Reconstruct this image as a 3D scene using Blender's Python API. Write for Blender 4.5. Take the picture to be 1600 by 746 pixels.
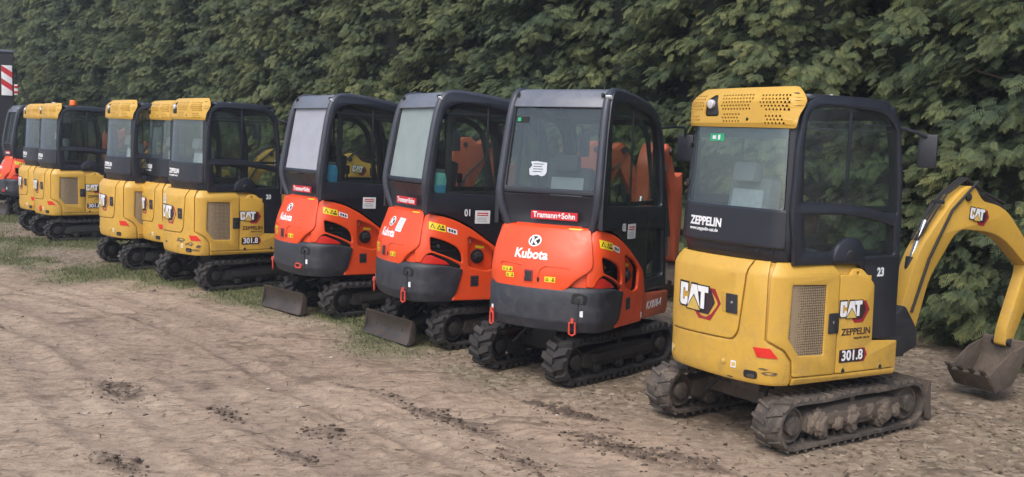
import bpy, bmesh, math, random
import numpy as np
from mathutils import Vector, Matrix, noise as mnoise
R = math.radians
random.seed(7)
rng = np.random.default_rng(11)
scene = bpy.context.scene
for o in list(bpy.data.objects):
    bpy.data.objects.remove(o)
COL = scene.collection

# ------------------------------------------------------------------ camera, sky, sun, exposure
cam = bpy.data.objects.new('camera', bpy.data.cameras.new('camera'))
COL.objects.link(cam)
cam.data.sensor_width = 36.0
cam.data.lens = 1554.97 / 1600 * 36
cam.data.clip_end = 600
cam.location = (0, 0, 1.892)
cam.rotation_euler = (Matrix.Rotation(R(90 - 5.48), 4, 'X') @ Matrix.Rotation(R(1.924), 4, 'Z')).to_euler()
scene.camera = cam

SUN_EL, SUN_ROT = 52, 205          # degrees; rotation measured like the sky's
world = bpy.data.worlds.new('World')
scene.world = world
world.use_nodes = True
wn = world.node_tree
bg = wn.nodes['Background']
sky = wn.nodes.new('ShaderNodeTexSky')
sky.sky_type = 'NISHITA'
sky.sun_disc = False
sky.sun_elevation = R(SUN_EL)
sky.sun_rotation = R(SUN_ROT)
sky.air_density = 1.0
sky.dust_density = 3.5
sky.ozone_density = 1.0
wn.links.new(sky.outputs[0], bg.inputs[0])
bg.inputs[1].default_value = 0.15
sun = bpy.data.objects.new('sun', bpy.data.lights.new('sun', 'SUN'))
COL.objects.link(sun)
sun.data.energy = 1.05
sun.data.angle = R(35)
sun.data.color = (1.0, 0.985, 0.97)
sd = Vector((math.sin(R(SUN_ROT)) * math.cos(R(SUN_EL)), math.cos(R(SUN_ROT)) * math.cos(R(SUN_EL)), math.sin(R(SUN_EL))))
sun.rotation_euler = sd.to_track_quat('Z', 'Y').to_euler()
scene.view_settings.view_transform = 'Standard'
scene.view_settings.look = 'None'
scene.view_settings.gamma = 1
scene.view_settings.exposure = 0.76

# ------------------------------------------------------------------ materials
def lin(r, g, b):
    f = lambda c: ((c / 255 + .055) / 1.055) ** 2.4 if c > 10 else c / 255 / 12.92
    return (f(r), f(g), f(b), 1)

def newmat(name):
    m = bpy.data.materials.new(name)
    m.use_nodes = True
    nt = m.node_tree
    return m, nt, nt.nodes['Principled BSDF'], nt.nodes.new, nt.links.new

def ramp(nt, stops):
    r = nt.nodes.new('ShaderNodeValToRGB')
    e = r.color_ramp.elements
    while len(e) < len(stops):
        e.new(0.5)
    for k, (p, c) in enumerate(stops):
        e[k].position = p
        e[k].color = c if len(c) == 4 else (*c, 1)
    return r

def noise(nt, scale, detail=4, rough=.6, vec=None, dist=0):
    n = nt.nodes.new('ShaderNodeTexNoise')
    n.inputs['Scale'].default_value = scale
    n.inputs['Detail'].default_value = detail
    n.inputs['Roughness'].default_value = rough
    n.inputs['Distortion'].default_value = dist
    if vec is not None:
        nt.links.new(vec, n.inputs['Vector'])
    return n

def mixc(nt, fac, a, b):
    m = nt.nodes.new('ShaderNodeMix')
    m.data_type = 'RGBA'
    for sock, v in ((m.inputs[0], fac), (m.inputs[6], a), (m.inputs[7], b)):
        if hasattr(v, 'links'):
            nt.links.new(v, sock)
        else:
            sock.default_value = v
    return m.outputs[2]

def coat(name, col, rough=.45, metal=0, dirt=.35, dirtcol=(.16, .125, .09, 1), var=.12, bump=.0, spec=.5, bscale=60):
    """painted / moulded surface with slight tone variation, dust and mud specks"""
    m, nt, p, N, L = newmat(name)
    tc = nt.nodes.new('ShaderNodeTexCoord')
    obj = tc.outputs['Object']
    n1 = noise(nt, 2.3, 5, .65, obj)
    r1 = ramp(nt, [(.3, (col[0]*(1-var), col[1]*(1-var), col[2]*(1-var))), (.7, (min(1, col[0]*(1+var*.5)), col[1]*(1+var*.5), col[2]*(1+var*.5)))])
    L(n1.outputs[0], r1.inputs[0])
    n2 = noise(nt, 9, 9, .72, obj, .6)
    r2 = ramp(nt, [(.46, (0, 0, 0)), (.74, (1, 1, 1))])
    L(n2.outputs[0], r2.inputs[0])
    n3 = noise(nt, 95, 3, .6, obj)
    r3 = ramp(nt, [(.64, (0, 0, 0)), (.72, (1, 1, 1))])
    L(n3.outputs[0], r3.inputs[0])
    sep = nt.nodes.new('ShaderNodeSeparateXYZ')
    L(obj, sep.inputs[0])
    mr = nt.nodes.new('ShaderNodeMapRange')
    L(sep.outputs[2], mr.inputs[0])
    mr.inputs[1].default_value = .35
    mr.inputs[2].default_value = 1.0
    mr.inputs[3].default_value = 1.0
    mr.inputs[4].default_value = .28
    a = nt.nodes.new('ShaderNodeMath'); a.operation = 'ADD'
    L(r2.outputs[0], a.inputs[0]); L(r3.outputs[0], a.inputs[1])
    b = nt.nodes.new('ShaderNodeMath'); b.operation = 'MULTIPLY'
    L(a.outputs[0], b.inputs[0]); L(mr.outputs[0], b.inputs[1])
    c = nt.nodes.new('ShaderNodeMath'); c.operation = 'MULTIPLY'; c.use_clamp = True
    L(b.outputs[0], c.inputs[0]); c.inputs[1].default_value = dirt
    L(mixc(nt, c.outputs[0], r1.outputs[0], dirtcol), p.inputs['Base Color'])
    rr = nt.nodes.new('ShaderNodeMapRange')
    L(n2.outputs[0], rr.inputs[0])
    rr.inputs[1].default_value = .3; rr.inputs[2].default_value = .8
    rr.inputs[3].default_value = max(.05, rough-.08); rr.inputs[4].default_value = min(1, rough+.25)
    L(rr.outputs[0], p.inputs['Roughness'])
    p.inputs['Metallic'].default_value = metal
    p.inputs['Specular IOR Level'].default_value = spec
    if bump:
        bn = noise(nt, bscale, 5, .6, obj)
        bp = nt.nodes.new('ShaderNodeBump')
        bp.inputs['Strength'].default_value = bump
        bp.inputs['Distance'].default_value = .01
        L(bn.outputs[0], bp.inputs['Height'])
        L(bp.outputs[0], p.inputs['Normal'])
    return m

def glass(name, tint, film=0.0, filmcol=(.3, .32, .33, 1), blend=1.5):
    m, nt, p, N, L = newmat(name)
    out = nt.nodes['Material Output']
    tr = N('ShaderNodeBsdfTransparent'); tr.inputs[0].default_value = tint
    gl = N('ShaderNodeBsdfGlossy'); gl.inputs['Roughness'].default_value = .03
    gl.inputs[0].default_value = (.9, .95, 1, 1)
    geo = N('ShaderNodeNewGeometry')
    dt = N('ShaderNodeVectorMath'); dt.operation = 'DOT_PRODUCT'
    L(geo.outputs['Incoming'], dt.inputs[0]); L(geo.outputs['Normal'], dt.inputs[1])
    ab = N('ShaderNodeMath'); ab.operation = 'ABSOLUTE'; L(dt.outputs['Value'], ab.inputs[0])
    om = N('ShaderNodeMath'); om.operation = 'SUBTRACT'; om.inputs[0].default_value = 1; L(ab.outputs[0], om.inputs[1])
    pw = N('ShaderNodeMath'); pw.operation = 'POWER'; L(om.outputs[0], pw.inputs[0]); pw.inputs[1].default_value = 5
    f0 = ((blend - 1) / (blend + 1)) ** 2
    fr = N('ShaderNodeMath'); fr.operation = 'MULTIPLY_ADD'; L(pw.outputs[0], fr.inputs[0]); fr.inputs[1].default_value = 1 - f0; fr.inputs[2].default_value = f0
    mx = N('ShaderNodeMixShader')
    L(fr.outputs[0], mx.inputs[0]); L(tr.outputs[0], mx.inputs[1]); L(gl.outputs[0], mx.inputs[2])
    df = N('ShaderNodeBsdfDiffuse'); df.inputs[0].default_value = filmcol
    tc = N('ShaderNodeTexCoord')
    n = noise(nt, 5, 8, .7, tc.outputs['Object'])
    n2 = noise(nt, 170, 2, .6, tc.outputs['Object'])
    r = ramp(nt, [(.25, (film*.90,)*3), (.75, (min(1, film*1.08+.015),)*3)])
    L(n.outputs[0], r.inputs[0])
    r2 = ramp(nt, [(.70, (0, 0, 0)), (.76, (.35, .35, .35))])
    L(n2.outputs[0], r2.inputs[0])
    ad = N('ShaderNodeMath'); ad.operation = 'ADD'; ad.use_clamp = True
    L(r.outputs[0], ad.inputs[0]); L(r2.outputs[0], ad.inputs[1])
    m2 = N('ShaderNodeMixShader')
    L(ad.outputs[0], m2.inputs[0]); L(mx.outputs[0], m2.inputs[1]); L(df.outputs[0], m2.inputs[2])
    L(m2.outputs[0], out.inputs[0])
    return m

def plain(name, col, rough=.5, metal=0, emit=0):
    m, nt, p, N, L = newmat(name)
    tc = N('ShaderNodeTexCoord')
    n = noise(nt, 30, 5, .65, tc.outputs['Object'])
    r = ramp(nt, [(.3, tuple(c*.85 for c in col[:3])), (.75, tuple(min(1, c*1.05) for c in col[:3]))])
    L(n.outputs[0], r.inputs[0]); L(r.outputs[0], p.inputs['Base Color'])
    p.inputs['Roughness'].default_value = rough
    p.inputs['Metallic'].default_value = metal
    return m

M = {}
M['yellow'] = coat('yellow_paint', (.56, .330, .050), .38, dirt=.55, var=.09)
M['orange'] = coat('orange_paint', (.70, .068, .012), .34, dirt=.42, var=.06)
M['orange_shaded'] = coat('shaded_orange_paint', (.42, .085, .035), .5, dirt=.5, var=.15)  # duller orange: the boom's shade and haze are put into the colour
M['yellow_dull'] = coat('worn_yellow_paint', (.52, .30, .05), .5, dirt=.5, var=.15)
M['black'] = coat('black_cab_paint', (.017, .019, .026), .33, dirt=.10, dirtcol=(.10, .10, .105, 1), var=.1)
M['black_matt'] = coat('black_plastic', (.02, .02, .022), .55, dirt=.15, dirtcol=(.10, .09, .08, 1))
M['slate'] = coat('dark_blue_grey_paint', (.036, .041, .055), .36, dirt=.25, dirtcol=(.2, .19, .18, 1), var=.12)
M['slate_light'] = coat('dusty_grey_roof_paint', (.12, .13, .155), .36, dirt=.5, dirtcol=(.4, .4, .4, 1), var=.15)
M['cw_grey'] = coat('grey_cast_counterweight', (.024, .027, .036), .5, dirt=.45, dirtcol=(.13, .12, .11, 1), var=.18, bump=.15)
M['dark'] = plain('dark_interior', (.010, .010, .011), .8)
M['seat'] = plain('grey_seat_cloth', (.20, .22, .23), .85)
M['seat_lt'] = plain('light_grey_seat_cloth', (.42, .45, .46), .85)
M['steel'] = coat('worn_steel', (.075, .064, .057), .5, metal=.5, dirt=.9, dirtcol=(.13, .085, .058, 1), var=.3)
M['chrome'] = plain('chrome_rod', (.6, .6, .6), .2, 1)
M['frame'] = coat('muddy_undercarriage_steel', (.016, .015, .015), .6, dirt=.55, dirtcol=(.06, .048, .036, 1), var=.2, bump=.3)
M['rubber'] = coat('track_rubber', (.020, .019, .019), .75, dirt=.50, dirtcol=(.10, .082, .064, 1), var=.25, bump=.5, bscale=40)
M['rubber_mud'] = coat('mud_coated_rubber', (.058, .048, .040), .8, dirt=1.2, dirtcol=(.17, .135, .105, 1), var=.3, bump=.8, bscale=35)
M['mud'] = coat('dried_mud', (.17, .132, .10), .9, dirt=.9, dirtcol=(.085, .06, .045, 1), var=.3, bump=1.0, bscale=30)
M['frame_mud'] = coat('mud_caked_steel', (.11, .085, .065), .85, dirt=.8, dirtcol=(.05, .04, .03, 1), var=.3, bump=.9, bscale=30)
M['white'] = plain('white_lettering', (.78, .78, .78), .5)
M['ink'] = plain('black_lettering', (.015, .012, .012), .5)
M['red'] = plain('red_print', (.55, .02, .03), .45)
M['dkred'] = plain('dark_red_print', (.30, .015, .025), .45)
M['maroon'] = plain('maroon_print', (.035, .018, .022), .45)
M['logoy'] = plain('pale_yellow_print', (.62, .42, .10), .5)
M['label_y'] = plain('yellow_label', (.80, .60, .02), .5)
M['label_w'] = plain('white_label', (.72, .74, .76), .5)
M['paper'] = plain('aged_paper', (.50, .53, .57), .7)
M['label_g'] = plain('green_label', (.02, .35, .16), .5)
M['reflector'] = plain('red_reflector', (.62, .03, .02), .2)
M['amber'] = plain('amber_lens', (.9, .18, .02), .25)
M['lamp'] = plain('lamp_glass', (.8, .8, .82), .08, .4)
M['hook'] = coat('red_hook_paint', (.55, .05, .03), .45, dirt=.3)
M['blue'] = plain('blue_plastic', (.06, .30, .50), .4)
M['teal'] = plain('pale_teal_plastic', (.18, .50, .48), .4)
M['mesh'] = None
M['glass_c'] = glass('tinted_green_glass', (.90, .95, .95, 1), .07, (.25, .3, .31, 1), 1.9)  # slight grey film stands in for sky reflected in the panes
M['glass_s'] = glass('side_glass', (.68, .75, .71, 1), .03, blend=1.55)
M['glass_k1'] = glass('dust_filmed_glass', (.8, .82, .84, 1), .82, (.37, .385, .44, 1), 1.6)
M['glass_k2'] = glass('misted_glass', (.75, .84, .82, 1), .74, (.31, .37, .365, 1), 1.6)
M['glass_k3'] = glass('green_tinted_glass', (.78, .87, .84, 1), .15, (.12, .16, .155, 1), 1.7)

def grille_mat():
    m, nt, p, N, L = newmat('woven_grille')
    tc = N('ShaderNodeTexCoord')
    mp = N('ShaderNodeMapping'); L(tc.outputs['Object'], mp.inputs[0])
    mp.inputs['Rotation'].default_value = (R(0), 0, 0)
    v = N('ShaderNodeTexVoronoi'); v.inputs['Scale'].default_value = 62; v.inputs['Randomness'].default_value = .15
    L(mp.outputs[0], v.inputs['Vector'])
    r = ramp(nt, [(.28, (.015, .013, .010)), (.42, (.27, .20, .12))])
    L(v.outputs['Distance'], r.inputs[0]); L(r.outputs[0], p.inputs['Base Color'])
    p.inputs['Roughness'].default_value = .6
    return m
M['mesh'] = grille_mat()

# ------------------------------------------------------------------ mesh helpers
def tag(o, label=None, cat=None, group=None, kind=None):
    if label: o['label'] = label
    if cat: o['category'] = cat
    if group: o['group'] = group
    if kind: o['kind'] = kind
    return o

def empty(name, loc=(0, 0, 0), rz=0):
    o = bpy.data.objects.new(name, None)
    o.empty_display_size = .3
    o.location = loc
    o.rotation_euler = (0, 0, rz)
    COL.objects.link(o)
    return o

def finish(bm, name, mats, parent=None, angle=40, recalc=True):
    if recalc:
        bmesh.ops.recalc_face_normals(bm, faces=bm.faces)
    me = bpy.data.meshes.new(name)
    bm.to_mesh(me)
    bm.free()
    if not isinstance(mats, (list, tuple)):
        mats = [mats]
    for m in mats:
        me.materials.append(m)
    me.shade_smooth()
    me.set_sharp_from_angle(angle=R(angle))
    o = bpy.data.objects.new(name, me)
    COL.objects.link(o)
    if parent:
        o.parent = parent
    return o

def curve_mesh(loops, depth, bevel=0.0, res=2):
    cu = bpy.data.curves.new('tmp', 'CURVE')
    cu.dimensions = '2D'
    cu.fill_mode = 'BOTH'
    cu.extrude = max(0, depth / 2 - bevel)
    cu.bevel_depth = bevel
    cu.bevel_resolution = res - 1
    cu.offset = -bevel
    for lp in loops:
        sp = cu.splines.new('POLY')
        sp.points.add(len(lp) - 1)
        for k, p in enumerate(lp):
            sp.points[k].co = (p[0], p[1], 0, 1)
        sp.use_cyclic_u = True
    ob = bpy.data.objects.new('tmp', cu)
    COL.objects.link(ob)
    dg = bpy.context.evaluated_depsgraph_get()
    me = bpy.data.meshes.new_from_object(ob.evaluated_get(dg))
    bpy.data.objects.remove(ob)
    bpy.data.curves.remove(cu)
    return me

def text_mesh(s, size, depth=.0015, bold=0.0, sx=1.0, shear=0, align='CENTER', space=1.0):
    cu = bpy.data.curves.new('tmp', 'FONT')
    cu.body = s
    cu.size = size
    cu.extrude = depth / 2
    cu.offset = bold
    cu.align_x = align
    cu.align_y = 'CENTER'
    cu.shear = shear
    cu.space_character = space
    cu.resolution_u = 3
    ob = bpy.data.objects.new('tmp', cu)
    COL.objects.link(ob)
    dg = bpy.context.evaluated_depsgraph_get()
    me = bpy.data.meshes.new_from_object(ob.evaluated_get(dg))
    bpy.data.objects.remove(ob)
    bpy.data.curves.remove(cu)
    for v in me.vertices:
        v.co.x *= sx
    return me

class Part:
    """collects shapes into one mesh with several materials"""
    def __init__(self):
        self.bm = bmesh.new()
        self.mats = []
    def mi(self, m):
        if m not in self.mats:
            self.mats.append(m)
        return self.mats.index(m)
    def add_mesh(self, me, mat, fn, cu=None, cv=None):
        b = bmesh.new()
        b.from_mesh(me)
        bpy.data.meshes.remove(me)
        bmesh.ops.remove_doubles(b, verts=b.verts, dist=1e-5)
        for ax, cuts in ((0, cu), (1, cv)):
            if cuts is None:
                continue
            for c in cuts:
                n = Vector((0, 0, 0)); n[ax] = 1
                co = Vector((0, 0, 0)); co[ax] = c
                bmesh.ops.bisect_plane(b, geom=b.verts[:] + b.edges[:] + b.faces[:], plane_co=co, plane_no=n)
        i = self.mi(mat)
        off = len(self.bm.verts)
        vs = [self.bm.verts.new(fn(v.co)) for v in b.verts]
        b.verts.ensure_lookup_table()
        idx = {v: k for k, v in enumerate(b.verts)}
        for f in b.faces:
            try:
                nf = self.bm.faces.new([vs[idx[v]] for v in f.verts])
                nf.material_index = i
            except ValueError:
                pass
        b.free()
    def panel(self, loops, depth, bevel, mat, fn, cu=None, cv=None, w0=0, res=2):
        me = curve_mesh(loops, depth, bevel, res)
        for v in me.vertices:
            v.co.z += depth / 2 + w0
        self.add_mesh(me, mat, fn, cu, cv)
    def text(self, s, size, mat, fn, w0=.002, **k):
        d = k.get('depth', .0015)
        me = text_mesh(s, size, **k)
        for v in me.vertices:
            v.co.z += d / 2 + w0
        self.add_mesh(me, mat, fn)
    def verts_faces(self, V, F, mat):
        i = self.mi(mat)
        vs = [self.bm.verts.new(v) for v in V]
        for f in F:
            try:
                nf = self.bm.faces.new([vs[k] for k in f])
                nf.material_index = i
            except ValueError:
                pass
    def box(self, c, s, mat, bev=0.0, rot=None, taper=1.0):
        b = bmesh.new()
        bmesh.ops.create_cube(b, size=1)
        for v in b.verts:
            t = taper if v.co.z > 0 else 1
            v.co = Vector((v.co.x * s[0] * t, v.co.y * s[1] * t, v.co.z * s[2]))
        if bev:
            bmesh.ops.bevel(b, geom=b.edges[:], offset=bev, segments=2, affect='EDGES', profile=.6)
        self.merge(b, mat, c, rot)
    def merge(self, b, mat, c=(0, 0, 0), rot=None):
        mt = Matrix.Translation(c) @ (rot if rot is not None else Matrix())
        i = self.mi(mat)
        idx = {}
        for v in b.verts:
            idx[v] = self.bm.verts.new(mt @ v.co)
        for f in b.faces:
            nf = self.bm.faces.new([idx[v] for v in f.verts])
            nf.material_index = i
        b.free()
    def cyl(self, a, b_, r, mat, seg=20, r2=None, bev=0.0):
        a = Vector(a); b_ = Vector(b_)
        d = b_ - a
        b = bmesh.new()
        bmesh.ops.create_cone(b, cap_ends=True, segments=seg, radius1=r, radius2=r if r2 is None else r2, depth=d.length)
        if bev:
            es = [e for e in b.edges if len(e.link_faces) == 2 and any(len(f.verts) > 4 for f in e.link_faces)]
            bmesh.ops.bevel(b, geom=es, offset=bev, segments=2, affect='EDGES', profile=.5)
        self.merge(b, mat, (a + b_) / 2, d.to_track_quat('Z', 'Y').to_matrix().to_4x4())
    def tube(self, pts, r, mat, seg=10, rad=None, closed=False, flat=1.0):
        pts = [Vector(p) for p in pts]
        n = len(pts)
        i = self.mi(mat)
        rings = []
        up = None
        for k, p in enumerate(pts):
            if closed:
                t = pts[(k + 1) % n] - pts[k - 1]
            else:
                t = pts[min(k + 1, n - 1)] - pts[max(k - 1, 0)]
            t.normalize()
            if up is None:
                up = Vector((0, 0, 1)) if abs(t.z) < .9 else Vector((1, 0, 0))
            s = t.cross(up).normalized()
            u2 = s.cross(t).normalized()
            up = u2
            rr = r if rad is None else rad[k]
            rings.append([self.bm.verts.new(p + (s * math.cos(a) * flat + u2 * math.sin(a)) * rr) for a in [2 * math.pi * j / seg for j in range(seg)]])
        m = n if closed else n - 1
        for k in range(m):
            A, B = rings[k], rings[(k + 1) % n]
            for j in range(seg):
                f = self.bm.faces.new((A[j], A[(j + 1) % seg], B[(j + 1) % seg], B[j]))
                f.material_index = i
        if not closed:
            for rg in (rings[0][::-1], rings[-1]):
                f = self.bm.faces.new(rg); f.material_index = i
    def build(self, name, parent=None, angle=40):
        return finish(self.bm, name, self.mats, parent, angle)

def chaikin(p, n=3, closed=False):
    p = [np.array(a, float) for a in p]
    for _ in range(n):
        if closed:
            q = []
            for a, b in zip(p, p[1:] + p[:1]):
                q += [a * .75 + b * .25, a * .25 + b * .75]
        else:
            q = [p[0]]
            for a, b in zip(p, p[1:]):
                q += [a * .75 + b * .25, a * .25 + b * .75]
            q.append(p[-1])
        p = q
    return p

def rounded(pts, r=.03, n=4):
    """polygon with rounded corners; a point may carry its own radius"""
    out = []
    N = len(pts)
    for k in range(N):
        p = Vector(pts[k][:2]); a = Vector(pts[k - 1][:2]); b = Vector(pts[(k + 1) % N][:2])
        rr = pts[k][2] if len(pts[k]) > 2 else r
        if rr <= 1e-5:
            out.append(tuple(p)); continue
        da, db = (a - p), (b - p)
        la, lb = da.length, db.length
        t = min(rr, la * .45, lb * .45)
        s = p + da.normalized() * t
        e = p + db.normalized() * t
        for j in range(n + 1):
            u = j / n
            q = s.lerp(p, u).lerp(p.lerp(e, u), u)
            out.append(tuple(q))
    return out

def rect(x0, y0, x1, y1, r=.01, n=3):
    return rounded([(x0, y0), (x1, y0), (x1, y1), (x0, y1)], r, n)

class Skin:
    """maps (s, z, w): arc length round an outline, height, distance out of the surface"""
    def __init__(self, pts, prof=None, n=3):
        self.P = np.array(chaikin(pts, n))
        seg = np.linalg.norm(np.diff(self.P, axis=0), axis=1)
        self.L = np.concatenate([[0], np.cumsum(seg)])
        T = np.gradient(self.P, self.L, axis=0)
        T /= np.linalg.norm(T, axis=1)[:, None]
        self.N = np.stack([-T[:, 1], T[:, 0]], 1) * -1
        c = self.P.mean(0)
        if ((self.P - c) * self.N).sum() < 0:
            self.N = -self.N
        self.prof = prof or (lambda z, ny: 0)
        self.len = self.L[-1]
    def at(self, s):
        x = np.interp(s, self.L, self.P[:, 0]); y = np.interp(s, self.L, self.P[:, 1])
        nx = np.interp(s, self.L, self.N[:, 0]); ny = np.interp(s, self.L, self.N[:, 1])
        l = math.hypot(nx, ny)
        return x, y, nx / l, ny / l
    def __call__(self, co):
        x, y, nx, ny = self.at(co[0])
        o = co[2] + self.prof(co[1], ny)
        return (x + nx * o, y + ny * o, co[1])
    def sy(self, y):     # s on the right side
        return float(np.interp(-y, -self.P[:len(self.P)//2, 1], self.L[:len(self.P)//2]))
    def sx(self, x):     # s across the rear
        k = len(self.P)
        return float(np.interp(-x, -self.P[:, 0], self.L))
    def label(self, s0, z0, rot=0, sc=1.0):
        c, d = math.cos(rot), math.sin(rot)
        return lambda co: self((s0 - (co[0] * c - co[1] * d) * sc, z0 + (co[0] * d + co[1] * c) * sc, co[2]))
    def mirror_left(self, s):
        return self.len - s

def frange(a, b, st):
    out = []
    x = a
    while x < b:
        out.append(x); x += st
    return out

right = lambda X: (lambda co: (X + co[2], co[0], co[1]))
left = lambda X: (lambda co: (-X - co[2], co[0], co[1]))
rearp = lambda Y: (lambda co: (co[0], Y - co[2], co[1]))

def at2(fn, u0, v0, rot=0):
    c, d = math.cos(rot), math.sin(rot)
    return lambda co: fn((u0 + co[0] * c - co[1] * d, v0 + co[0] * d + co[1] * c, co[2]))

# ------------------------------------------------------------------ decals
def cat_logo(P, fn, h, w0=.001):
    """three heavy white letters over a dark red hexagon; fn maps local (u,v,w) centred on the letters"""
    k = h
    hexo = [(.30, -.95), (1.05, -.95), (1.62, -.12), (1.25, .48), (.1, .48), (-.2, -.45)]
    P.panel([[(x*k, y*k) for x, y in hexo]], .0012, 0, M['dkred'], fn, w0=w0)
    hexi = [(.25, -.70), (.92, -.70), (1.28, -.12), (1.02, .40), (.1, .40), (-.1, -.45)]
    P.panel([[(x*k, y*k) for x, y in hexi]], .0012, 0, M['maroon'], fn, w0=w0+.0013)
    C = [(-1.10, .5), (-.52, .5), (-.52, .12), (-.72, .12), (-.72, .26), (-.88, .26), (-.88, -.26), (-.72, -.26), (-.72, -.12), (-.52, -.12), (-.52, -.38), (-.62, -.5), (-1.0, -.5), (-1.10, -.38)]
    A = [(-.26, .5), (.12, .5), (.36, -.5), (.08, -.5), (-.07, .12), (-.22, -.5), (-.50, -.5)]
    T = [(.16, .5), (.86, .5), (.86, .24), (.64, .24), (.64, -.5), (.40, -.5), (.40, .24), (.22, .24)]
    tri = [(-.52, -.60), (.38, -.60), (-.07, .0)]
    def grow(poly, g):
        cx = sum(p[0] for p in poly)/len(poly); cy = sum(p[1] for p in poly)/len(poly)
        mx = max(abs(p[0]-cx) for p in poly); my = max(abs(p[1]-cy) for p in poly)
        return [(cx+(x-cx)*(1+g/mx), cy+(y-cy)*(1+g/my)) for x, y in poly]
    for lp in (C, A, T):
        P.panel([[(x*k, y*k) for x, y in grow(lp, .09)]], .0012, 0, M['ink'], fn, w0=w0+.0026)
    for lp in (C, A, T):
        P.panel([[(x*k, y*k) for x, y in lp]], .0012, 0, M['white'], fn, w0=w0+.0040)
    P.panel([[(x*k, y*k) for x, y in grow(tri, .09)]], .0012, 0, M['ink'], fn, w0=w0+.0048)
    P.panel([[(x*k, y*k) for x, y in tri]], .0012, 0, M['logoy'], fn, w0=w0+.0060)

def warn_label(P, fn, w, h, n=2, w0=.001):
    P.panel([rect(-w/2, -h/2, w/2, h/2, .003)], .001, 0, M['label_y'], fn, frange(-w/2+.01, w/2, .02), [0], w0=w0)
    for j in range(n):
        cx = -w/2 + h*.5 + j*h*.95
        if cx > w/2 - h*.3:
            break
        t = h*.36
        P.panel([[(cx-t, -t*.8), (cx+t, -t*.8), (cx, t)], [(cx-t*.55, -t*.55), (cx+t*.55, -t*.55), (cx, t*.5)]], .0008, 0, M['ink'], fn, w0=w0+.0012)
    P.panel([rect(w/2-h*.7, -h*.3, w/2-h*.15, -h*.08, 0)], .0008, 0, M['ink'], fn, w0=w0+.0012)
    P.panel([rect(w/2-h*.55, 0.02*h, w/2-h*.3, .34*h, 0)], .0008, 0, M['ink'], fn, w0=w0+.0012)


# ------------------------------------------------------------------ undercarriage
def stadium(r, L, z, n=14, sag=0.0):
    """closed path of a rubber track in the (y,z) plane with outward normals"""
    pts = []
    for k in range(n + 1):       # rear half circle, bottom to top
        a = -math.pi/2 - math.pi * k / n
        pts.append((-L/2 + r*math.cos(a), z + r*math.sin(a), math.cos(a), math.sin(a)))
    m = 16
    for k in range(1, m):
        t = k / m
        pts.append((-L/2 + L*t, z + r - sag*math.sin(math.pi*t*2)**2, 0, 1))
    for k in range(n + 1):
        a = math.pi/2 - math.pi * k / n
        pts.append((L/2 + r*math.cos(a), z + r*math.sin(a), math.cos(a), math.sin(a)))
    for k in range(1, m):
        t = k / m
        pts.append((L/2 - L*t, z - r, 0, -1))
    return pts

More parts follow.
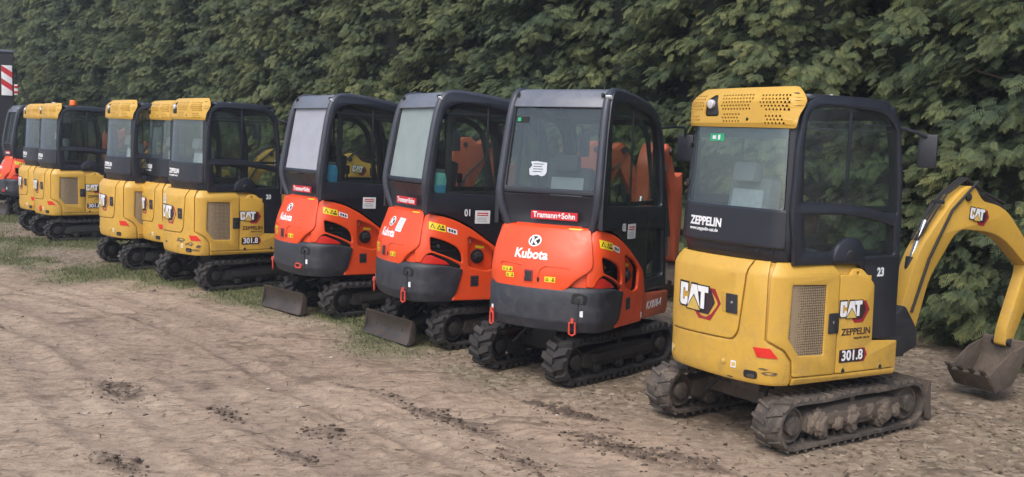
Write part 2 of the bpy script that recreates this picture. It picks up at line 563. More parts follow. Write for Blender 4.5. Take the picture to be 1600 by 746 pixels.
def crawler(side, W, mats, chunky=1.0, seed=0, mud=False):
    """one rubber track with its frame, wheels and rollers; side -1/+1"""
    rb, fr = mats
    rd = random.Random(seed)
    bw = .225
    xc = side * (W/2 - bw/2)
    r0, th, lg = .134, .028, .023
    z = r0 + th + lg
    L = 1.20
    path = stadium(r0, L, z, sag=.008)
    P = Part()
    n = len(path)
    V = []; F = []
    prof = [(-bw/2, 0), (-bw/2, th*.75), (-bw/2+.012, th), (bw/2-.012, th), (bw/2, th*.75), (bw/2, 0)]
    for (y, zz, ny, nz) in path:
        for (x, o) in prof:
            V.append((xc + x, y + ny*o, zz + nz*o))
    m = len(prof)
    for k in range(n):
        for j in range(m):
            a = k*m + j; b = k*m + (j+1) % m; c = ((k+1) % n)*m + (j+1) % m; d = ((k+1) % n)*m + j
            F.append((a, b, c, d))
    P.verts_faces(V, F, rb)
    # lugs
    q = [(y, zz) for y, zz, _, _ in path]
    acc = [0]
    for k in range(n):
        a, b = q[k], q[(k+1) % n]
        acc.append(acc[-1] + math.hypot(b[0]-a[0], b[1]-a[1]))
    tot = acc[-1]
    cnt = int(tot / .078)
    def pt(s):
        s %= tot
        k = max(i for i in range(n) if acc[i] <= s)
        t = (s - acc[k]) / max(1e-6, acc[k+1] - acc[k])
        A, B = path[k], path[(k+1) % n]
        v = [A[i]*(1-t) + B[i]*t for i in range(4)]
        l = math.hypot(v[2], v[3])
        return v[0], v[1], v[2]/l, v[3]/l
    for k in range(cnt):
        for h in (-1, 1):
            s0 = (k + (.5 if h > 0 else 0)) * tot / cnt
            V = []
            hw = (.021 + rd.uniform(-.002, .002)) * chunky
            for (xa, ds) in ((0.004*h, -.012), (h*bw*.5, .018)):
                for (e, o) in ((-hw, th-.003), (-hw*.62, th+lg*chunky*(.92 if mud else 1)), (hw*.62, th+lg*chunky*(.92 if mud else 1)), (hw, th-.003)):
                    y, zz, ny, nz = pt(s0 + e + ds)
                    V.append((xc + xa, y + ny*o, zz + nz*o))
            P.verts_faces(V, [(0, 1, 2, 3), (7, 6, 5, 4), (0, 4, 5, 1), (1, 5, 6, 2), (2, 6, 7, 3)], rb)
        y, zz, ny, nz = pt(k*tot/cnt)
        ty, tz = -nz, ny
        for gx in (-.03, .03):       # inner guide teeth
            V = []
            for (e, o, ww) in ((-.012, .001, .012), (.012, .001, .012), (.008, -.02, .007), (-.008, -.02, .007)):
                for sx in (-1, 1):
                    V.append((xc + gx + sx*ww, y + ty*e + ny*o, zz + tz*e + nz*o))
            P.verts_faces(V, [(0, 2, 4, 6), (1, 7, 5, 3), (0, 1, 3, 2), (4, 5, 7, 6), (2, 3, 5, 4), (0, 6, 7, 1)], rb)
    tr = P.build('crawler_track')
    # track frame
    P = Part()
    fp = rounded([(-.50, z-.055), (-.46, z+.06), (-.2, z+.085), (.3, z+.085), (.50, z+.05), (.50, z-.05), (.42, z-.075), (-.42, z-.075)], .03)
    P.panel([fp], .15, .012, fr, lambda co: (xc - .075 + co[2], co[0], co[1]))
    P.panel([rect(-.38, z-.035, .40, z+.04, .02)], .02, .006, fr, lambda co: (xc + side*(.075 + co[2]), co[0], co[1]))
    if mud:
        for (y0, zc, rr) in ((-.36, z-.01, .085), (-.16, z-.02, .06), (-.02, z-.01, .075), (.16, z+.0, .055), (.32, z-.02, .08), (.46, z-.03, .05)):
            b = bmesh.new()
            bmesh.ops.create_icosphere(b, subdivisions=4, radius=rr)
            sd_ = rd.uniform(0, 90)
            for v in b.verts:
                q = v.co*14 + Vector((sd_, 0, 0))
                v.co *= 1 + .42*mnoise.noise(q) + .22*mnoise.noise(q*2.7) + .10*mnoise.noise(q*7)
                v.co.x *= .42
            P.merge(b, M['mud'], (xc + side*.078, y0, zc))
    tf = P.build('track_frame', tr)
    P = Part()
    ws = []
    for (y, nm, rr) in ((-.60, 'idler_wheel', .122), (.60, 'sprocket', .122)):
        P = Part()
        P.cyl((xc-.05, y, z), (xc+.05, y, z), rr, fr, 28, bev=.008)
        P.cyl((xc-.095, y, z), (xc+.095, y, z), .062, rb if mud else fr, 20, bev=.008)
        for sgn in (-1, 1):
            P.tube([(xc+sgn*.055, y+math.cos(a)*(rr-.016), z+math.sin(a)*(rr-.016)) for a in [2*math.pi*k/26 for k in range(26)]], .012, fr if not mud else M['frame_mud'], 6, closed=True)
        if nm == 'sprocket':
            for k in range(12):
                a = 2*math.pi*k/12
                P.cyl((xc-.045, y+math.cos(a)*(rr-.01), z+math.sin(a)*(rr-.01)), (xc+.045, y+math.cos(a)*(rr-.01), z+math.sin(a)*(rr-.01)), .014, fr, 8)
        P.build(nm, tr)
    for y in (-.30, 0.0, .30):
        P = Part()
        P.cyl((xc-.085, y, z-.085), (xc+.085, y, z-.085), .047, fr, 20, bev=.008)
        P.cyl((xc-.10, y, z-.085), (xc+.10, y, z-.085), .022, fr, 12)
        P.build('roller', tr)
    P = Part()
    P.cyl((xc-.07, 0, z+.10), (xc+.07, 0, z+.10), .025, fr, 14)
    P.build('carrier_roller', tr)
    return tr

def undercarriage_frame(W, fr):
    P = Part()
    P.box((0, 0, .26), (W-.42, .62, .16), fr, .03)
    P.box((0, -.28, .215), (W-.3, .10, .10), fr, .02)
    P.box((0, .28, .215), (W-.3, .10, .10), fr, .02)
    P.cyl((0, 0, .34), (0, 0, .45), .27, fr, 36)
    for a in (-.15, .15):
        P.tube([(a, -.3, .30), (a*1.3, -.42, .34), (a*1.8, -.5, .22)], .014, M['rubber'], 6)
    P.box((.0, -.36, .32), (.26, .12, .10), fr, .02)
    return P.build('undercarriage_frame')

def dozer_blade(W, sgn, mat, arm, x0=0.0):
    """blade across the end sgn (-1 rear, +1 front) of the undercarriage"""
    P = Part()
    y0 = sgn*(.885 if sgn < 0 else .985)
    hk = .82 if sgn < 0 else 1
    prof = [(-.035, .012), (.012, .075), (.030, .14), (.026, .21), (.004, .284), (.016, .290), (.038, .21), (.042, .14), (.026, .07), (-.022, .006)]
    pts = [(y0 - sgn*o, z*hk) for o, z in prof]
    P.panel([pts], W, .002, mat, lambda co: (x0 + co[2] - W/2, co[0], co[1]))
    for sx in (-1, 1):
        P.panel([rounded([(y0 - sgn*-.02, .0), (y0 - sgn*.06, .03*hk), (y0 - sgn*.07, .2*hk), (y0 - sgn*.03, .287*hk), (y0-sgn*.012, .285*hk), (y0 + sgn*.0, .15*hk)], .01)], .012, .002, mat, lambda co, sx=sx: (x0 + sx*(W/2+.003) - .006 + co[2], co[0], co[1]))
    b = P.build('dozer_blade')
    P = Part()
    for sx in (-.22+x0, .22+x0):
        P.tube([(sx, y0 - sgn*.06, .14), (sx*.95, y0 - sgn*.35, .2), (sx*.9, y0 - sgn*.62, .25)], .045, arm, 8)
        P.panel([rounded([(y0-sgn*.02, .04), (y0-sgn*.2, .08), (y0-sgn*.22, .16), (y0-sgn*.04, .26)], .01)], .02, .003, arm, lambda co, sx=sx: (sx - .01 + co[2], co[0], co[1]))
    P.cyl((0, y0 - sgn*.08, .2), (0, y0 - sgn*.34, .27), .018, M['chrome'], 12)
    P.cyl((0, y0 - sgn*.28, .26), (0, y0 - sgn*.58, .33), .032, arm, 14)
    P.box((.0, y0 - sgn*.52, .28), (.42, .16, .14), arm, .02)
    P.build('blade_arm', b)
    return b

def boom_set(t, paint, black, dull, logo=None):
    """swing bracket, boom, arm, rams and bucket on machine t (boom plane x = 0)"""
    mid = lambda d, x0=0: (lambda co: (x0 - d/2 + co[2], co[0], co[1]))
    P = Part()
    P.panel([rounded([(.48, .42), (.86, .45), (1.0, .50), (.98, .64), (.84, .82), (.70, .72), (.48, .66)], .04)], .22, .015, black, mid(.22))
    P.cyl((0, .74, .36), (0, .74, .76), .07, black, 18)
    P.build('swing_bracket', t)
    P = Part()
    if logo:
        bp = [(.86, .62), (1.0, .55, .06), (1.14, 1.0, .1), (1.42, 1.36, .1), (1.92, 1.32, .2), (2.33, 1.02, .05), (2.43, 1.10, .06), (1.97, 1.52, .2), (1.69, 1.57, .05), (1.57, 1.69, .05), (1.47, 1.67, .05), (1.34, 1.58, .06), (.99, 1.20, .15), (.83, .74, .05)]
        ep = (2.38, 1.08)
    else:
        bp = [(.80, .62), (.96, .55, .06), (1.12, .92, .1), (1.39, 1.27, .1), (1.55, 1.56, .1), (1.68, 1.78, .05), (1.72, 1.90, .05), (1.60, 1.92, .05), (1.49, 1.86, .04), (1.39, 1.95, .05), (1.25, 1.93, .06), (1.12, 1.77, .08), (1.14, 1.50, .1), (1.10, 1.30, .1), (.88, .95, .1)]
        ep = (1.66, 1.86)
    P.panel([rounded(bp, .03)], .13, .012, paint, mid(.13))
    P.cyl((-.09, ep[0], ep[1]), (.09, ep[0], ep[1]), .035, black, 14)
    P.tube([(.075, .95, .75), (.08, 1.10, 1.15), (.075, 1.32, 1.5), (.07, 1.6, 1.72)], .011, M['rubber'], 6)
    P.tube([(-.075, .95, .75), (-.08, 1.06, 1.2), (-.075, 1.28, 1.55), (-.07, 1.6, 1.74)], .011, M['rubber'], 6)
    for sx in (-1, 1):
        for (py, pz) in ((.92, .66), ((1.50, 1.60) if logo else (1.30, 1.86)), ep):
            P.cyl((sx*.064, py, pz), (sx*.082, py, pz), .030, black, 16, bev=.004)
            P.cyl((sx*.082, py, pz), (sx*.088, py, pz), .012, M['steel'], 6)
    if logo:
        for dx in (-.03, .0, .03):
            P.tube([(dx, 1.02, 1.28), (dx, 1.30, 1.62), (dx, 1.52, 1.74), (dx, 1.75, 1.63), (dx, 2.0, 1.55)], .009, M['rubber'], 6)
        for (py, pz) in ((1.25, 1.56), (1.72, 1.62)):
            P.box((0, py, pz), (.10, .03, .03), black, .005)
    b = P.build('boom', t)
    if logo:
        P = Part()
        cat_logo(P, at2(right(.066), 1.63, 1.47, -.12), .085)
        P.build('boom_logo', b)
    P = Part()
    P.cyl((0, .90, .70), (0, 1.0, 1.15), .038, black, 16)
    P.cyl((0, 1.0, 1.15), (0, 1.12, 1.42), .02, M['chrome'], 12)
    P.build('boom_ram', b)
    # arm
    P = Part()
    if logo:
        ap = [(2.30, 1.22, .05), (2.44, 1.20, .05), (2.50, 1.02), (2.20, .42, .05), (2.10, .40, .05), (2.12, .55), (2.28, .98)]
        tip = (2.15, .44)
    else:
        ap = [(1.54, 1.89, .05), (1.64, 1.95, .05), (1.76, 1.80, .05), (1.88, 1.60, .05), (2.0, 1.61, .03), (2.09, 1.66, .05), (2.13, 1.2, .1), (2.07, .72, .04), (1.96, .72, .04), (1.92, .98, .1), (1.80, 1.40, .1), (1.60, 1.72, .05)]
        tip = (2.02, .76)
    P.panel([rounded(ap, .03)], .10, .01, paint, mid(.10))
    P.cyl((-.08, *tip), (.08, *tip), .03, black, 14)
    a = P.build('arm', t)
    P = Part()
    if logo:
        P.cyl((0, 1.62, 1.66), (0, 2.0, 1.50), .035, black, 16); P.cyl((0, 2.0, 1.50), (0, 2.36, 1.22), .018, M['chrome'], 12)
    else:
        P.cyl((0, 1.70, 1.50), (0, 1.86, 1.0), .030, black, 16); P.cyl((0, 1.86, 1.0), (0, 1.90, .80), .016, M['chrome'], 12)
    P.build('arm_ram', a)
    P = Part()
    y, z = tip
    bk = [(y+.05, z+.03), (y+.02, z-.14), (y-.10, z-.32), (y-.30, z-.36), (y-.42, z-.22), (y-.40, z-.20), (y-.29, z-.33), (y-.11, z-.29), (y-.01, z-.12), (y, z+.03)]
    P.panel([rounded(bk, .02)], .36, .004, dull, mid(.36))
    for sx in (-1, 1):
        P.panel([rounded([(y+.04, z), (y+.01, z-.14), (y-.10, z-.31), (y-.30, z-.35), (y-.41, z-.22), (y-.15, z-.05)], .02)], .012, .002, dull, lambda co, sx=sx: (sx*.18 - .006 + co[2], co[0], co[1]))
    for k in range(4):
        P.box((-.15 + k*.1, y-.43, z-.19), (.035, .08, .02), M['steel'], .003, Matrix.Rotation(-.6, 4, 'X'))
    P.build('bucket', t)

def seat_part(t, m1, m2, z0=1.0, y=-.30, x=0):
    P = Part()
    P.box((x, y+.12, z0+.22), (.44, .42, .12), m1, .04)
    P.box((x, y-.12, z0+.50), (.40, .12, .52), m1, .045, Matrix.Rotation(-.14, 4, 'X'))
    P.box((x, y-.165, z0+.50), (.30, .05, .36), m2, .02, Matrix.Rotation(-.14, 4, 'X'))
    P.box((x, y-.17, z0+.79), (.22, .09, .14), m1, .035, Matrix.Rotation(-.14, 4, 'X'))
    for s in (-1, 1):
        P.box((x+s*.27, y+.05, z0+.36), (.10, .34, .07), M['dark'], .02)
        P.tube([(x+s*.28, y+.2, z0+.38), (x+s*.28, y+.22, z0+.55)], .012, M['dark'], 8)
        P.box((x+s*.28, y+.22, z0+.58), (.045, .05, .10), M['dark'], .015)
    return P.build('seat', t)

# ------------------------------------------------------------------ yellow excavator
CATO = [(.49, .30), (.49, .0), (.49, -.64), (.44, -.78), (.27, -.85), (0, -.89), (-.28, -.888), (-.47, -.84), (-.54, -.70), (-.54, 0), (-.54, .30)]
CABO = [(.455, .29), (.455, .0), (.455, -.60), (.43, -.70), (.32, -.745), (0, -.78), (-.34, -.785), (-.49, -.745), (-.545, -.62), (-.545, 0), (-.545, .29)]

def cat_prof(z, ny):
    o = 0
    if z > 1.12: o -= .055 * ((z - 1.12) / .09) ** 1.4
    if z < .475: o -= .012 * (.475 - z) / .035
    return o
def cab_prof(z, ny):
    r = max(0, -ny)
    o = -.055 * (z - 1.5) * r - .03 * max(0, z - 1.7) * (1 - r)
    if z < 1.3: o -= .035 * (1.3 - z) / .1
    return o

def yellow_excavator():
    t = empty('mini_excavator')
    Y = M['yellow']; B = M['black']
    K = Skin(CATO, cat_prof)
    Ln = K.len
    cs = frange(.9, Ln - .85, .045); cz = [.46, 1.12, 1.14, 1.16, 1.18]
    # dark inner body
    P = Part()
    n = 80
    ring = [K.at(Ln*k/n) for k in range(n+1)]
    lv = [(.44, -.03), (.48, -.012), (1.11, -.012), (1.17, -.035), (1.20, -.08)]
    V = [(x + nx*o, min(y + ny*o, .035), z) for z, o in lv for x, y, nx, ny in ring]
    F = []
    for a in range(len(lv)-1):
        for k in range(n):
            F.append((a*(n+1)+k, a*(n+1)+k+1, (a+1)*(n+1)+k+1, (a+1)*(n+1)+k))
        F.append((a*(n+1)+n, a*(n+1), (a+1)*(n+1), (a+1)*(n+1)+n))
    F.append(tuple(range(n+1))); F.append(tuple((len(lv)-1)*(n+1)+k for k in range(n, -1, -1)))
    P.verts_faces(V, F, M['yellow_dull'])
    P.box((-.025, .165, .555), (1.0, .255, .20), M['black_matt'], .01)
    P.box((0, .45, .56), (.60, .36, .14), M['black_matt'], .02)
    P.build('body_frame', t)
    # counterweight wrapping the rear corners
    P = Part()
    lp = rounded([(.940, .435, 0), (.945, .585, .01), (1.0, .655, .01), (1.118, .715, .01), (1.118, 1.21, 0), (1.236, 1.21, 0), (1.255, 1.16, .01), (1.298, .745, .03), (1.335, .690, .03), (1.955, .672, .03), (1.995, .70, .03), (2.002, 1.21, 0), (2.49, 1.21, 0), (2.49, .435, 0)], .01)
    P.panel([lp], .016, .005, Y, K, cs, cz, w0=-.012)
    cw = P.build('counterweight', t)
    P = Part()
    P.panel([rounded([(1.19, .672), (1.083, .674), (1.03, .612), (1.16, .612)], .006)], .005, .001, M['reflector'], K, cs, w0=.004)
    P.build('reflector', cw)
    P = Part()
    P.panel([rect(1.152, .470, 1.245, .520, .02)], .004, .001, M['dark'], K, cs, w0=.003)
    P.panel([rounded([(1.165, .474), (1.225, .474), (1.22, .495), (1.17, .498)], .01)], .006, .002, M['steel'], K, cs, w0=.005)
    P.build('towing_eye', cw)
    P = Part()
    P.bm.free()
    for s, z in ((1.405, .544), (1.93, .53)):
        P = Part()
        f = K.label(s, z)
        for r_, w_, m_ in ((.020, .0045, M['yellow_dull']), (.013, .007, M['logoy'])):
            P.panel([[(r_*math.cos(a), r_*math.sin(a)) for a in [2*math.pi*k/16 for k in range(16)]]], .003, .001, m_, f, w0=w_)
        P.build('bolt', cw)
    P = Part()
    P.panel([rect(1.305, .515, 1.345, .56, .003)], .001, 0, M['label_w'], K, w0=.0045)
    P.panel([rect(1.312, .525, 1.338, .55, .003)], .001, 0, M['logoy'], K, w0=.0056)
    P.build('label', cw)
    P = Part()
    P.panel([rect(1.955, .50, 1.975, .55, .003)], .001, 0, M['label_w'], K, w0=.0045)
    P.build('label', cw)
    # rear engine door
    P = Part()
    lp = rounded([(1.246, 1.21, 0), (1.264, 1.16, .01), (1.306, .752, .03), (1.343, .699, .03), (1.948, .681, .03), (1.986, .708, .03), (1.992, 1.21, 0)], .01)
    P.panel([lp], .02, .006, Y, K, cs, cz, w0=-.010)
    rd_ = P.build('engine_door', t)
    P = Part()
    P.panel([rounded([(1.300, .852), (1.432, .865), (1.452, .995), (1.312, .995)], .014)], .004, .0015, M['yellow_dull'], K, cs, w0=.0085)
    P.panel([rounded([(1.308, .862), (1.398, .862), (1.404, .985), (1.314, .985)], .008)], .008, .002, M['black_matt'], K, cs, w0=.0095)
    P.panel([[(1.352+.010*math.cos(a), .93+.010*math.sin(a)) for a in [2*math.pi*k/12 for k in range(12)]]], .004, .001, M['chrome'], K, w0=.017)
    P.build('door_latch', rd_)
    P = Part()
    cat_logo(P, K.label(1.685, .925), .148, w0=.0105)
    P.build('logo', rd_)
    # side engine door with grille
    P = Part()
    gr = rounded([(.683, 1.067), (.963, 1.075), (.972, .735), (.888, .625), (.679, .617)], .012)
    lp = rounded([(.574, .488), (.574, 1.135), (.600, 1.19), (.64, 1.205), (1.075, 1.208), (1.10, 1.14), (1.106, .725), (.995, .668), (.935, .592), (.927, .492)], .014)
    P.panel([lp, gr], .020, .006, Y, K, cs, cz, w0=-.010)
    sd_ = P.build('side_door', t)
    P = Part()
    P.panel([[(.675, 1.08), (.98, 1.085), (.98, .73), (.89, .612), (.67, .607)]], .004, 0, M['mesh'], K, cs, w0=-.006)
    P.build('grille', sd_)
    P = Part()
    P.panel([rounded([(.566, .752), (.655, .752), (.655, .884), (.566, .884)], .012)], .010, .003, M['black_matt'], K, w0=.007)
    P.panel([[(.615+.010*math.cos(a), .825+.010*math.sin(a)) for a in [2*math.pi*k/12 for k in range(12)]]], .004, .001, M['chrome'], K, w0=.016)
    P.build('door_latch', sd_)
    # service panel
    P = Part()
    lp = rounded([(.564, .488), (.564, 1.125, .02), (.485, 1.122, .015), (.444, 1.163, .02), (.362, 1.161, .02), (.252, 1.055, .02), (.243, .682, .012), (.004, .668, .01), (.004, .488)], .012)
    hole = [(.405+.012*math.cos(a), 1.132+.012*math.sin(a)) for a in [2*math.pi*k/10 for k in range(10)]]
    P.panel([lp, hole], .018, .005, Y, K, w0=-.010)
    sp = P.build('service_panel', t)
    P = Part()
    cat_logo(P, K.label(.448, .905), .100, w0=.0085)
    P.build('logo', sp)
    P = Part()
    P.text('ZEPPELIN', .062, M['maroon'], K.label(.398, .752), w0=.0085, bold=.0012, sx=1.02)
    P.text('zeppelin-cat.de', .024, M['maroon'], K.label(.345, .712), w0=.0085)
    P.build('lettering', sp)
    P = Part()
    f = K.label(.425, .597)
    P.panel([[(x, z) for x, z in [(.03, -.045), (.115, -.045), (.14, 0), (.115, .045), (.03, .045)]]], .001, 0, M['dkred'], f, w0=.0085)
    P.panel([rounded([(-.115, -.042), (.10, -.042), (.118, 0), (.10, .042), (-.115, .042)], .01)], .001, 0, M['maroon'], f, w0=.0097)
    P.text('301.8', .092, M['ink'], f, w0=.011, bold=.006, sx=.95)
    P.text('301.8', .092, M['white'], f, w0=.0125, bold=.0022, sx=.95)
    P.build('model_number', sp)
    P = Part()
    P.panel([rounded([(.004, .440, 0), (.004, .482, .004), (.922, .482, .004), (.922, .436, 0)], .004)], .018, .005, Y, K, cs, w0=-.010)
    for s in (.155, .50):
        P.panel([[(s+.022*math.cos(a), .492+.034*max(-.1, math.sin(a))) for a in [2*math.pi*k/14 for k in range(14)]]], .003, 0, M['yellow_dull'], K, w0=.008)
        P.panel([[(s+.015*math.cos(a), .494+.024*max(-.1, math.sin(a))) for a in [2*math.pi*k/14 for k in range(14)]]], .003, 0, M['dark'], K, w0=.010)
    P.build('sill', t)
    P = Part()
    P.panel([rounded([(Ln-.61, .488), (Ln-.61, 1.19), (Ln-.05, 1.19), (Ln-.004, .9), (Ln-.004, .44), (Ln-.61, .44)], .014)], .018, .005, Y, K, w0=-.010)
    P.build('left_cover', t)
    # ---- cab
    Q = Skin(CABO, cab_prof)
    Lc = Q.len
    qc = frange(.88, Lc - .85, .04); qz = frange(1.25, 2.3, .07)
    outer = rounded([(-.655, 1.195, .0), (-.692, 1.5), (-.672, 1.9), (-.625, 2.18, .12), (-.50, 2.243, .1), (-.1, 2.243, .1), (.13, 2.215, .1), (.235, 2.12, .1), (.272, 1.75), (.298, 1.2), (.302, .680, .01), (.068, .692, .01), (.055, 1.055, .02), (-.06, 1.176, .01), (-.16, 1.19)], .03)
    up = rounded([(-.612, 1.588), (-.618, 1.95, .1), (-.588, 2.15, .08), (-.45, 2.195, .05), (.085, 2.165, .08), (.205, 2.06, .06), (.248, 1.50), (.05, 1.535), (-.2, 1.575)], .03)
    low = rounded([(-.598, 1.512), (-.2, 1.508), (.06, 1.468), (.222, 1.428), (.245, 1.238), (-.045, 1.238), (-.07, 1.315), (-.13, 1.352), (-.20, 1.355), (-.28, 1.315), (-.335, 1.272), (-.57, 1.285)], .025)
    cab = None
    for sgn in (1, -1):
        X = .437 if sgn > 0 else -.437
        fn = (lambda co: (.447 + co[2] - .04*max(0, co[1]-1.75), co[0], co[1])) if sgn > 0 else (lambda co: (-.525 - co[2] + .04*max(0, co[1]-1.75), co[0], co[1]))
        P = Part()
        P.panel([outer, up, low], .034, .008, B, fn, w0=-.004, cv=[1.75, 1.9, 2.05])
        if sgn > 0:
            # rest of the cab shell belongs to the same mesh
            P.panel([rounded([(.915, 1.20, 0), (.93, 2.26, .02), (1.0, 2.26, .02), (1.0, 1.535, .0), (Lc-.99, 1.535, 0), (Lc-.99, 2.26, .02), (Lc-.92, 2.26, .02), (Lc-.905, 1.20, 0)], .01)], .028, .008, B, Q, qc, qz, w0=-.022)
            P.panel([rounded([(.985, 1.29, .01), (Lc-.975, 1.29, .01), (Lc-.975, 1.527, .012), (.985, 1.527, .012)], .01)], .016, .006, B, Q, qc, qz, w0=.002)
            P.panel([[(.99, 1.975), (Lc-.98, 1.975), (Lc-.98, 2.25), (.99, 2.25)]], .02, .004, B, Q, qc, qz, w0=-.030)
            # belt between cab and body
            P.panel([[(.94, 1.19), (Lc-.93, 1.19), (Lc-.93, 1.30), (.94, 1.30)]], .03, .004, M['black_matt'], Q, qc, None, w0=-.035)
            for s in (1.06, 1.17):
                P.box(Q((s, 1.265, .0)), (.02, .02, .02), B, .004)
            # front frame
            ff = lambda co: (co[0], (.29 if co[1] < 1.7 else .29 - .10*((co[1]-1.7)/.5)**1.5) - co[2], co[1])
            P.panel([rounded([(-.54, .68), (.45, .68), (.45, 2.2), (-.54, 2.2)], .05), rect(-.47, 1.25, .38, 2.12, .05), rect(-.43, .76, .34, 1.18, .04)], .04, .01, B, ff, cv=[1.7, 1.85, 2.0, 2.1])
            P.box((-.035, -.18, .98), (.92, .90, .10), M['black_matt'], .01)
            P.box((-.035, -.55, 1.16), (.86, .16, .34), M['dark'], .02)
            cab = P.build('cab', t)
        else:
            P.build('cab_door', cab)
    P = Part()
    P.panel([rounded([(-.52, -.60, .1), (.44, -.58, .1), (.43, .20, .08), (-.51, .20, .08)], .08, 5)], .05, .018, B, lambda co: (co[0], co[1], 2.205 + co[2] + .02*(1 - (co[0]/.45)**2) - .06*max(0, co[1]+.1)), cv=[-.45, -.3, -.1, 0, .1], cu=[-.3, -.15, 0, .15, .3])
    P.box((.40, .20, 2.185), (.05, .06, .05), B, .012)
    P.box((.40, .165, 2.20), (.035, .012, .035), M['lamp'], .005)
    P.box((-.45, .20, 2.185), (.05, .06, .05), B, .012)
    P.cyl((.41, -.36, 2.245), (.41, -.36, 2.262), .010, M['lamp'], 8)
    P.build('roof', cab)
    for sgn in (1, -1):
        P = Part()
        gx = .462 if sgn > 0 else -.540
        gf = lambda co, gx=gx, sgn=sgn: (gx - sgn*.04*max(0, co[1]-1.75), co[0], co[1])
        me = [(-.62, 1.24), (-.62, 2.1), (-.5, 2.2), (.08, 2.18), (.22, 2.08), (.26, 1.24)]
        P.verts_faces([gf((p[0], p[1], 0)) for p in me[:1] + [(-.62, 1.75)] + me[1:5] + [(.245, 1.75)] + me[5:]], [(0, 1, 6, 7), (1, 2, 3, 4, 5, 6)], M['glass_s'])
        P.build('side_window', cab)
        P = Part()
        P.box((gx - sgn*.008, -.222, 1.83), (.014, .022, .66), B, .003)
        P.box((gx - sgn*.03, -.19, 2.045), (.012, .80, .010), M['slate'], .002)
        P.box((gx - sgn*.03, -.19, 2.085), (.012, .80, .010), M['slate'], .002)
        P.box((gx - sgn*.008, -.19, 1.548), (.012, .80, .03), B, .003)
        P.build('window_divider', cab)
    P = Part()
    P.panel([rounded([(1.005, 1.532), (Lc-.995, 1.532), (Lc-.995, 2.06), (1.005, 2.06)], .02)], .004, 0, M['glass_c'], Q, qc, qz, w0=-.004)
    P.build('rear_window', cab)
    P = Part()
    P.verts_faces([(-.49, .27, 1.2), (.40, .27, 1.2), (.40, .27, 1.7), (.39, .18, 2.15), (-.48, .18, 2.15), (-.49, .27, 1.7)], [(0, 1, 2, 5), (5, 2, 3, 4)], M['glass_s'])
    P.verts_faces([(-.38, .27, .75), (.36, .27, .75), (.36, .27, 1.19), (-.38, .27, 1.19)], [(0, 1, 2, 3)], M['glass_s'])
    P.build('windscreen', cab)
    # filler hump on the side
    P = Part()
    hp = rounded([(-.335, 1.20), (-.335, 1.25), (-.29, 1.32), (-.21, 1.365), (-.13, 1.36), (-.07, 1.32), (-.045, 1.24), (-.04, 1.14), (-.10, 1.18), (-.2, 1.19)], .025)
    P.panel([hp], .06, .022, B, right(.435))
    P.cyl((.47, -.19, 1.255), (.50, -.19, 1.25), .035, M['black_matt'], 18, bev=.006)
    P.build('handrail_cover', cab)
    # yellow perforated cap
    lc = Lc/2 + .005
    def cap_prof(z, ny):
        o = .045
        if z > 2.20: o -= .10 * ((z - 2.20) / .10) ** 1.6
        if z < 2.07: o -= .012 * (2.07 - z) / .03
        return o + cab_prof(min(z, 2.2), ny) - .01
    QC = Skin(CABO, cap_prof)
    lamp = rounded([(1.562, 2.112), (1.716, 2.112), (1.70, 2.22), (1.645, 2.262), (1.60, 2.235)], .03)
    loops = [rounded([(.965, 2.038, .015), (.955, 2.12, .03), (.915, 2.19, .05), (.895, 2.30, .01), (Lc-.895, 2.30, .01), (Lc-.915, 2.19, .05), (Lc-.94, 2.12, .03), (Lc-.95, 2.055, .015), (Lc-1.3, 2.045, .1)], .012), lamp]
    def dots(pts, step=.026, r=.0082):
        out = []
        ys = [p[1] for p in pts]; xs = [p[0] for p in pts]
        z = min(ys) + r; row = 0
        while z < max(ys) - r*.5:
            x = min(xs) + (row % 2)*step/2
            while x < max(xs):
                ins = False
                for k in range(len(pts)):
                    a, b = pts[k-1], pts[k]
                    if (a[1] > z) != (b[1] > z) and x < (b[0]-a[0])*(z-a[1])/(b[1]-a[1]) + a[0]:
                        ins = not ins
                if ins:
                    out.append([(x + r*math.cos(q), z + r*math.sin(q)) for q in [math.pi*2*k/6 for k in range(6)]])
                x += step
            z += step*.85; row += 1
        return out
    holes = []
    holes += dots([(1.295, 2.155), (1.545, 2.150), (1.56, 2.225), (1.575, 2.272), (1.275, 2.268)])
    holes += dots([(1.010, 2.145), (1.228, 2.155), (1.228, 2.262), (1.010, 2.25)])
    holes += dots([(1.387, 2.072), (1.54, 2.080), (1.54, 2.135), (1.387, 2.135)])
    holes += dots([(1.036, 2.060), (1.179, 2.065), (1.179, 2.118), (1.036, 2.112)])
    holes += dots([(1.730, 2.150), (2.03, 2.150), (2.01, 2.268), (1.72, 2.272)])
    holes += dots([(1.765, 2.080), (1.88, 2.080), (1.88, 2.130), (1.765, 2.135)])
    P = Part()
    P.panel(loops + holes, .010, 0, Y, QC, frange(.93, Lc-.9, .06), [2.06, 2.09, 2.14, 2.18, 2.21, 2.23, 2.25, 2.265, 2.28, 2.29], w0=-.004)
    # folded-in top edge joining the roof
    P.panel([[(.90, 2.298), (Lc-.90, 2.298), (Lc-.92, 2.30), (.92, 2.30)]], .10, 0, Y, QC, frange(.93, Lc-.9, .06), None, w0=-.10)
    for s, z in ((1.31, 2.093), (1.90, 2.088)):
        f = QC.label(s, z)
        P.panel([[(.010*math.cos(a), .010*math.sin(a)) for a in [2*math.pi*k/12 for k in range(12)]]], .003, 0, M['dark'], f, w0=.006)
    cap = P.build('roof_cowl', cab, angle=50)
    P = Part()
